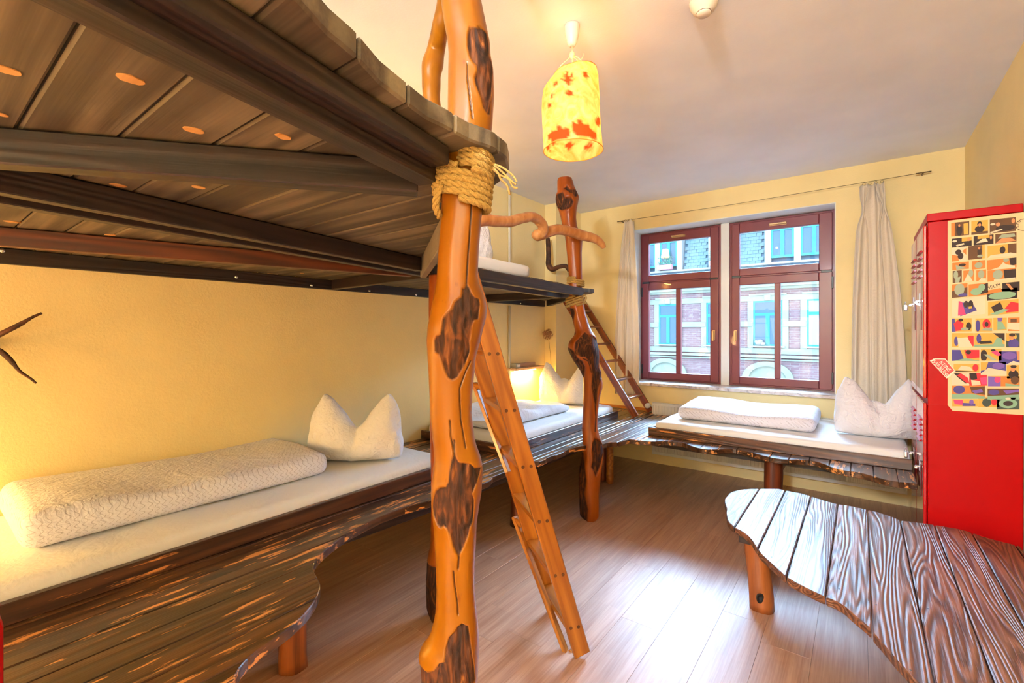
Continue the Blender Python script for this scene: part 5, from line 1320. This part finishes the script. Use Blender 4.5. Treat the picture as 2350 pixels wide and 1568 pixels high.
# ================================================================== SMOKE DETECTOR
q = PZ(1615, 2, ZC)
t = thing('smoke_detector', 'round stepped white smoke detector on the ceiling', 'smoke detector', (q.x, q.y, ZC))
MB().lathe([(0, ZC - .062), (.028, ZC - .062), (.030, ZC - .056), (.030, ZC - .052), (.044, ZC - .046), (.052, ZC - .03), (.056, ZC - .026), (.058, ZC - .012), (.060, ZC - .01), (.060, ZC), (0, ZC)], (q.x, q.y, 0), 36).build('housing', M['cup'], t, smooth=True)
MB().lathe([(.030, ZC - .0545), (.0312, ZC - .0545), (.0312, ZC - .0525), (.030, ZC - .0525)], (q.x, q.y, 0), 36).build('slot_ring', plain('brown_slot', sr(120, 70, 30), .6), t)

# ================================================================== WALL SHELVES WITH READING LIGHTS
M['shelfw'] = wood('pale_shelf_wood', sr(214, 176, 150), sr(186, 144, 116), 'Y', .5, 0, 40, .15, var=.03)
def shelf(label, y0, y1, z, energy, boxlabel=None, col=(1, .62, .16)):
    t = thing('wall_shelf', label, 'shelf', (XL, (y0 + y1) / 2, z))
    box('board', (XL + .002, y0, z - .012), (XL + .12, y1, z + .012), M['shelfw'], t, bevel=.002)
    box('back_rail', (XL + .002, y0 + .08, z + .013), (XL + .018, y1 - .07, z + .052), M['shelfw'], t, bevel=.002)
    box('light_strip', (XL + .03, y0 + .08, z - .026), (XL + .06, y1 - .12, z - .013), plain('lit_tube', (1, .8, .4, 1), .4, emit=(1, .75, .3, 1), estr=9), t)
    l = light('shelf_light', 'AREA', (XL + .05, (y0 + y1) / 2 - .02, z - .03), col, energy, (0, math.radians(0), 0), shape='RECTANGLE', size=.05, size_y=y1 - y0 - .2)
    return t
shelf('small pale wooden wall shelf with a light beneath, behind the far bed', 3.77, 4.33, 1.067, 9)
shelf('pale wooden wall shelf with a light beneath, beside the nearest bed', -.75, -.15, 1.10, 13)
shelf('pale wooden wall shelf with a light beneath, above the loft mattress', 1.75, 2.30, 2.36, 13, col=(1, .55, .16))
t = thing('power_supply', 'small grey plug-in transformer box standing on the far wall shelf', 'transformer', (XL + .06, 3.82, 1.08))
box('case', (XL + .035, 3.79, 1.0795), (XL + .10, 3.87, 1.125), plain('grey_case', sr(160, 162, 160), .4), t, bevel=.003)
box('switch', (XL + .10, 3.81, 1.092), (XL + .103, 3.85, 1.115), M['label'], t, bevel=.001)
tube('cable', [(XL + .06, 3.79, 1.09), (XL + .07, 3.74, 1.075), (XL + .03, 3.70, 1.05), (XL + .004, 3.69, 1.04)], .0025, M['cord'], t, n=6)
tag(tube('wall_pipe', [(XL + .014, 3.79, .58), (XL + .014, 3.79, ZJ - .02)], .012, M['pipe'], n=12), 'thin white vertical pipe on the wall below the deck', 'pipe')
tag(tube('wall_pipe', [(XL + .014, 3.79, ZD + .02), (XL + .014, 3.79, ZC)], .012, M['pipe'], n=12), 'thin white vertical pipe on the wall above the deck', 'pipe')
# dried flower ball with its thin stem
df = thing('dried_flower', 'dried brown hydrangea ball hanging on the wall above far shelf', 'dried flower', (-2.81, 4.40, 1.42))
random.seed(5); mb = MB()
for _ in range(190):
    d = Vector((random.gauss(0, 1), random.gauss(0, 1), random.gauss(0, 1))).normalized(); r = random.uniform(.035, .062)
    c = Vector((-2.815, 4.405, 1.425)) + Vector((d.x * r, d.y * r, d.z * r)); e = d.cross(Vector((.3, .2, .9))).normalized(); g = d.cross(e); s = random.uniform(.008, .014)
    a = random.random() * 3; e2 = e * math.cos(a) + g * math.sin(a); g2 = d.cross(e2)
    mb.add([c - e2 * s, c - g2 * s * .7 + d * .004, c + e2 * s, c + g2 * s * .7 + d * .004], [(0, 1, 2, 3)])
mb.build('petals', plain('dried_petals', sr(176, 126, 88), .85), df, kind='stuff')
tube('stem', [(-2.81, 4.42, 1.37), (-2.80, 4.44, 1.20), (-2.79, 4.45, .98)], .0018, M['wire'], df, n=5)
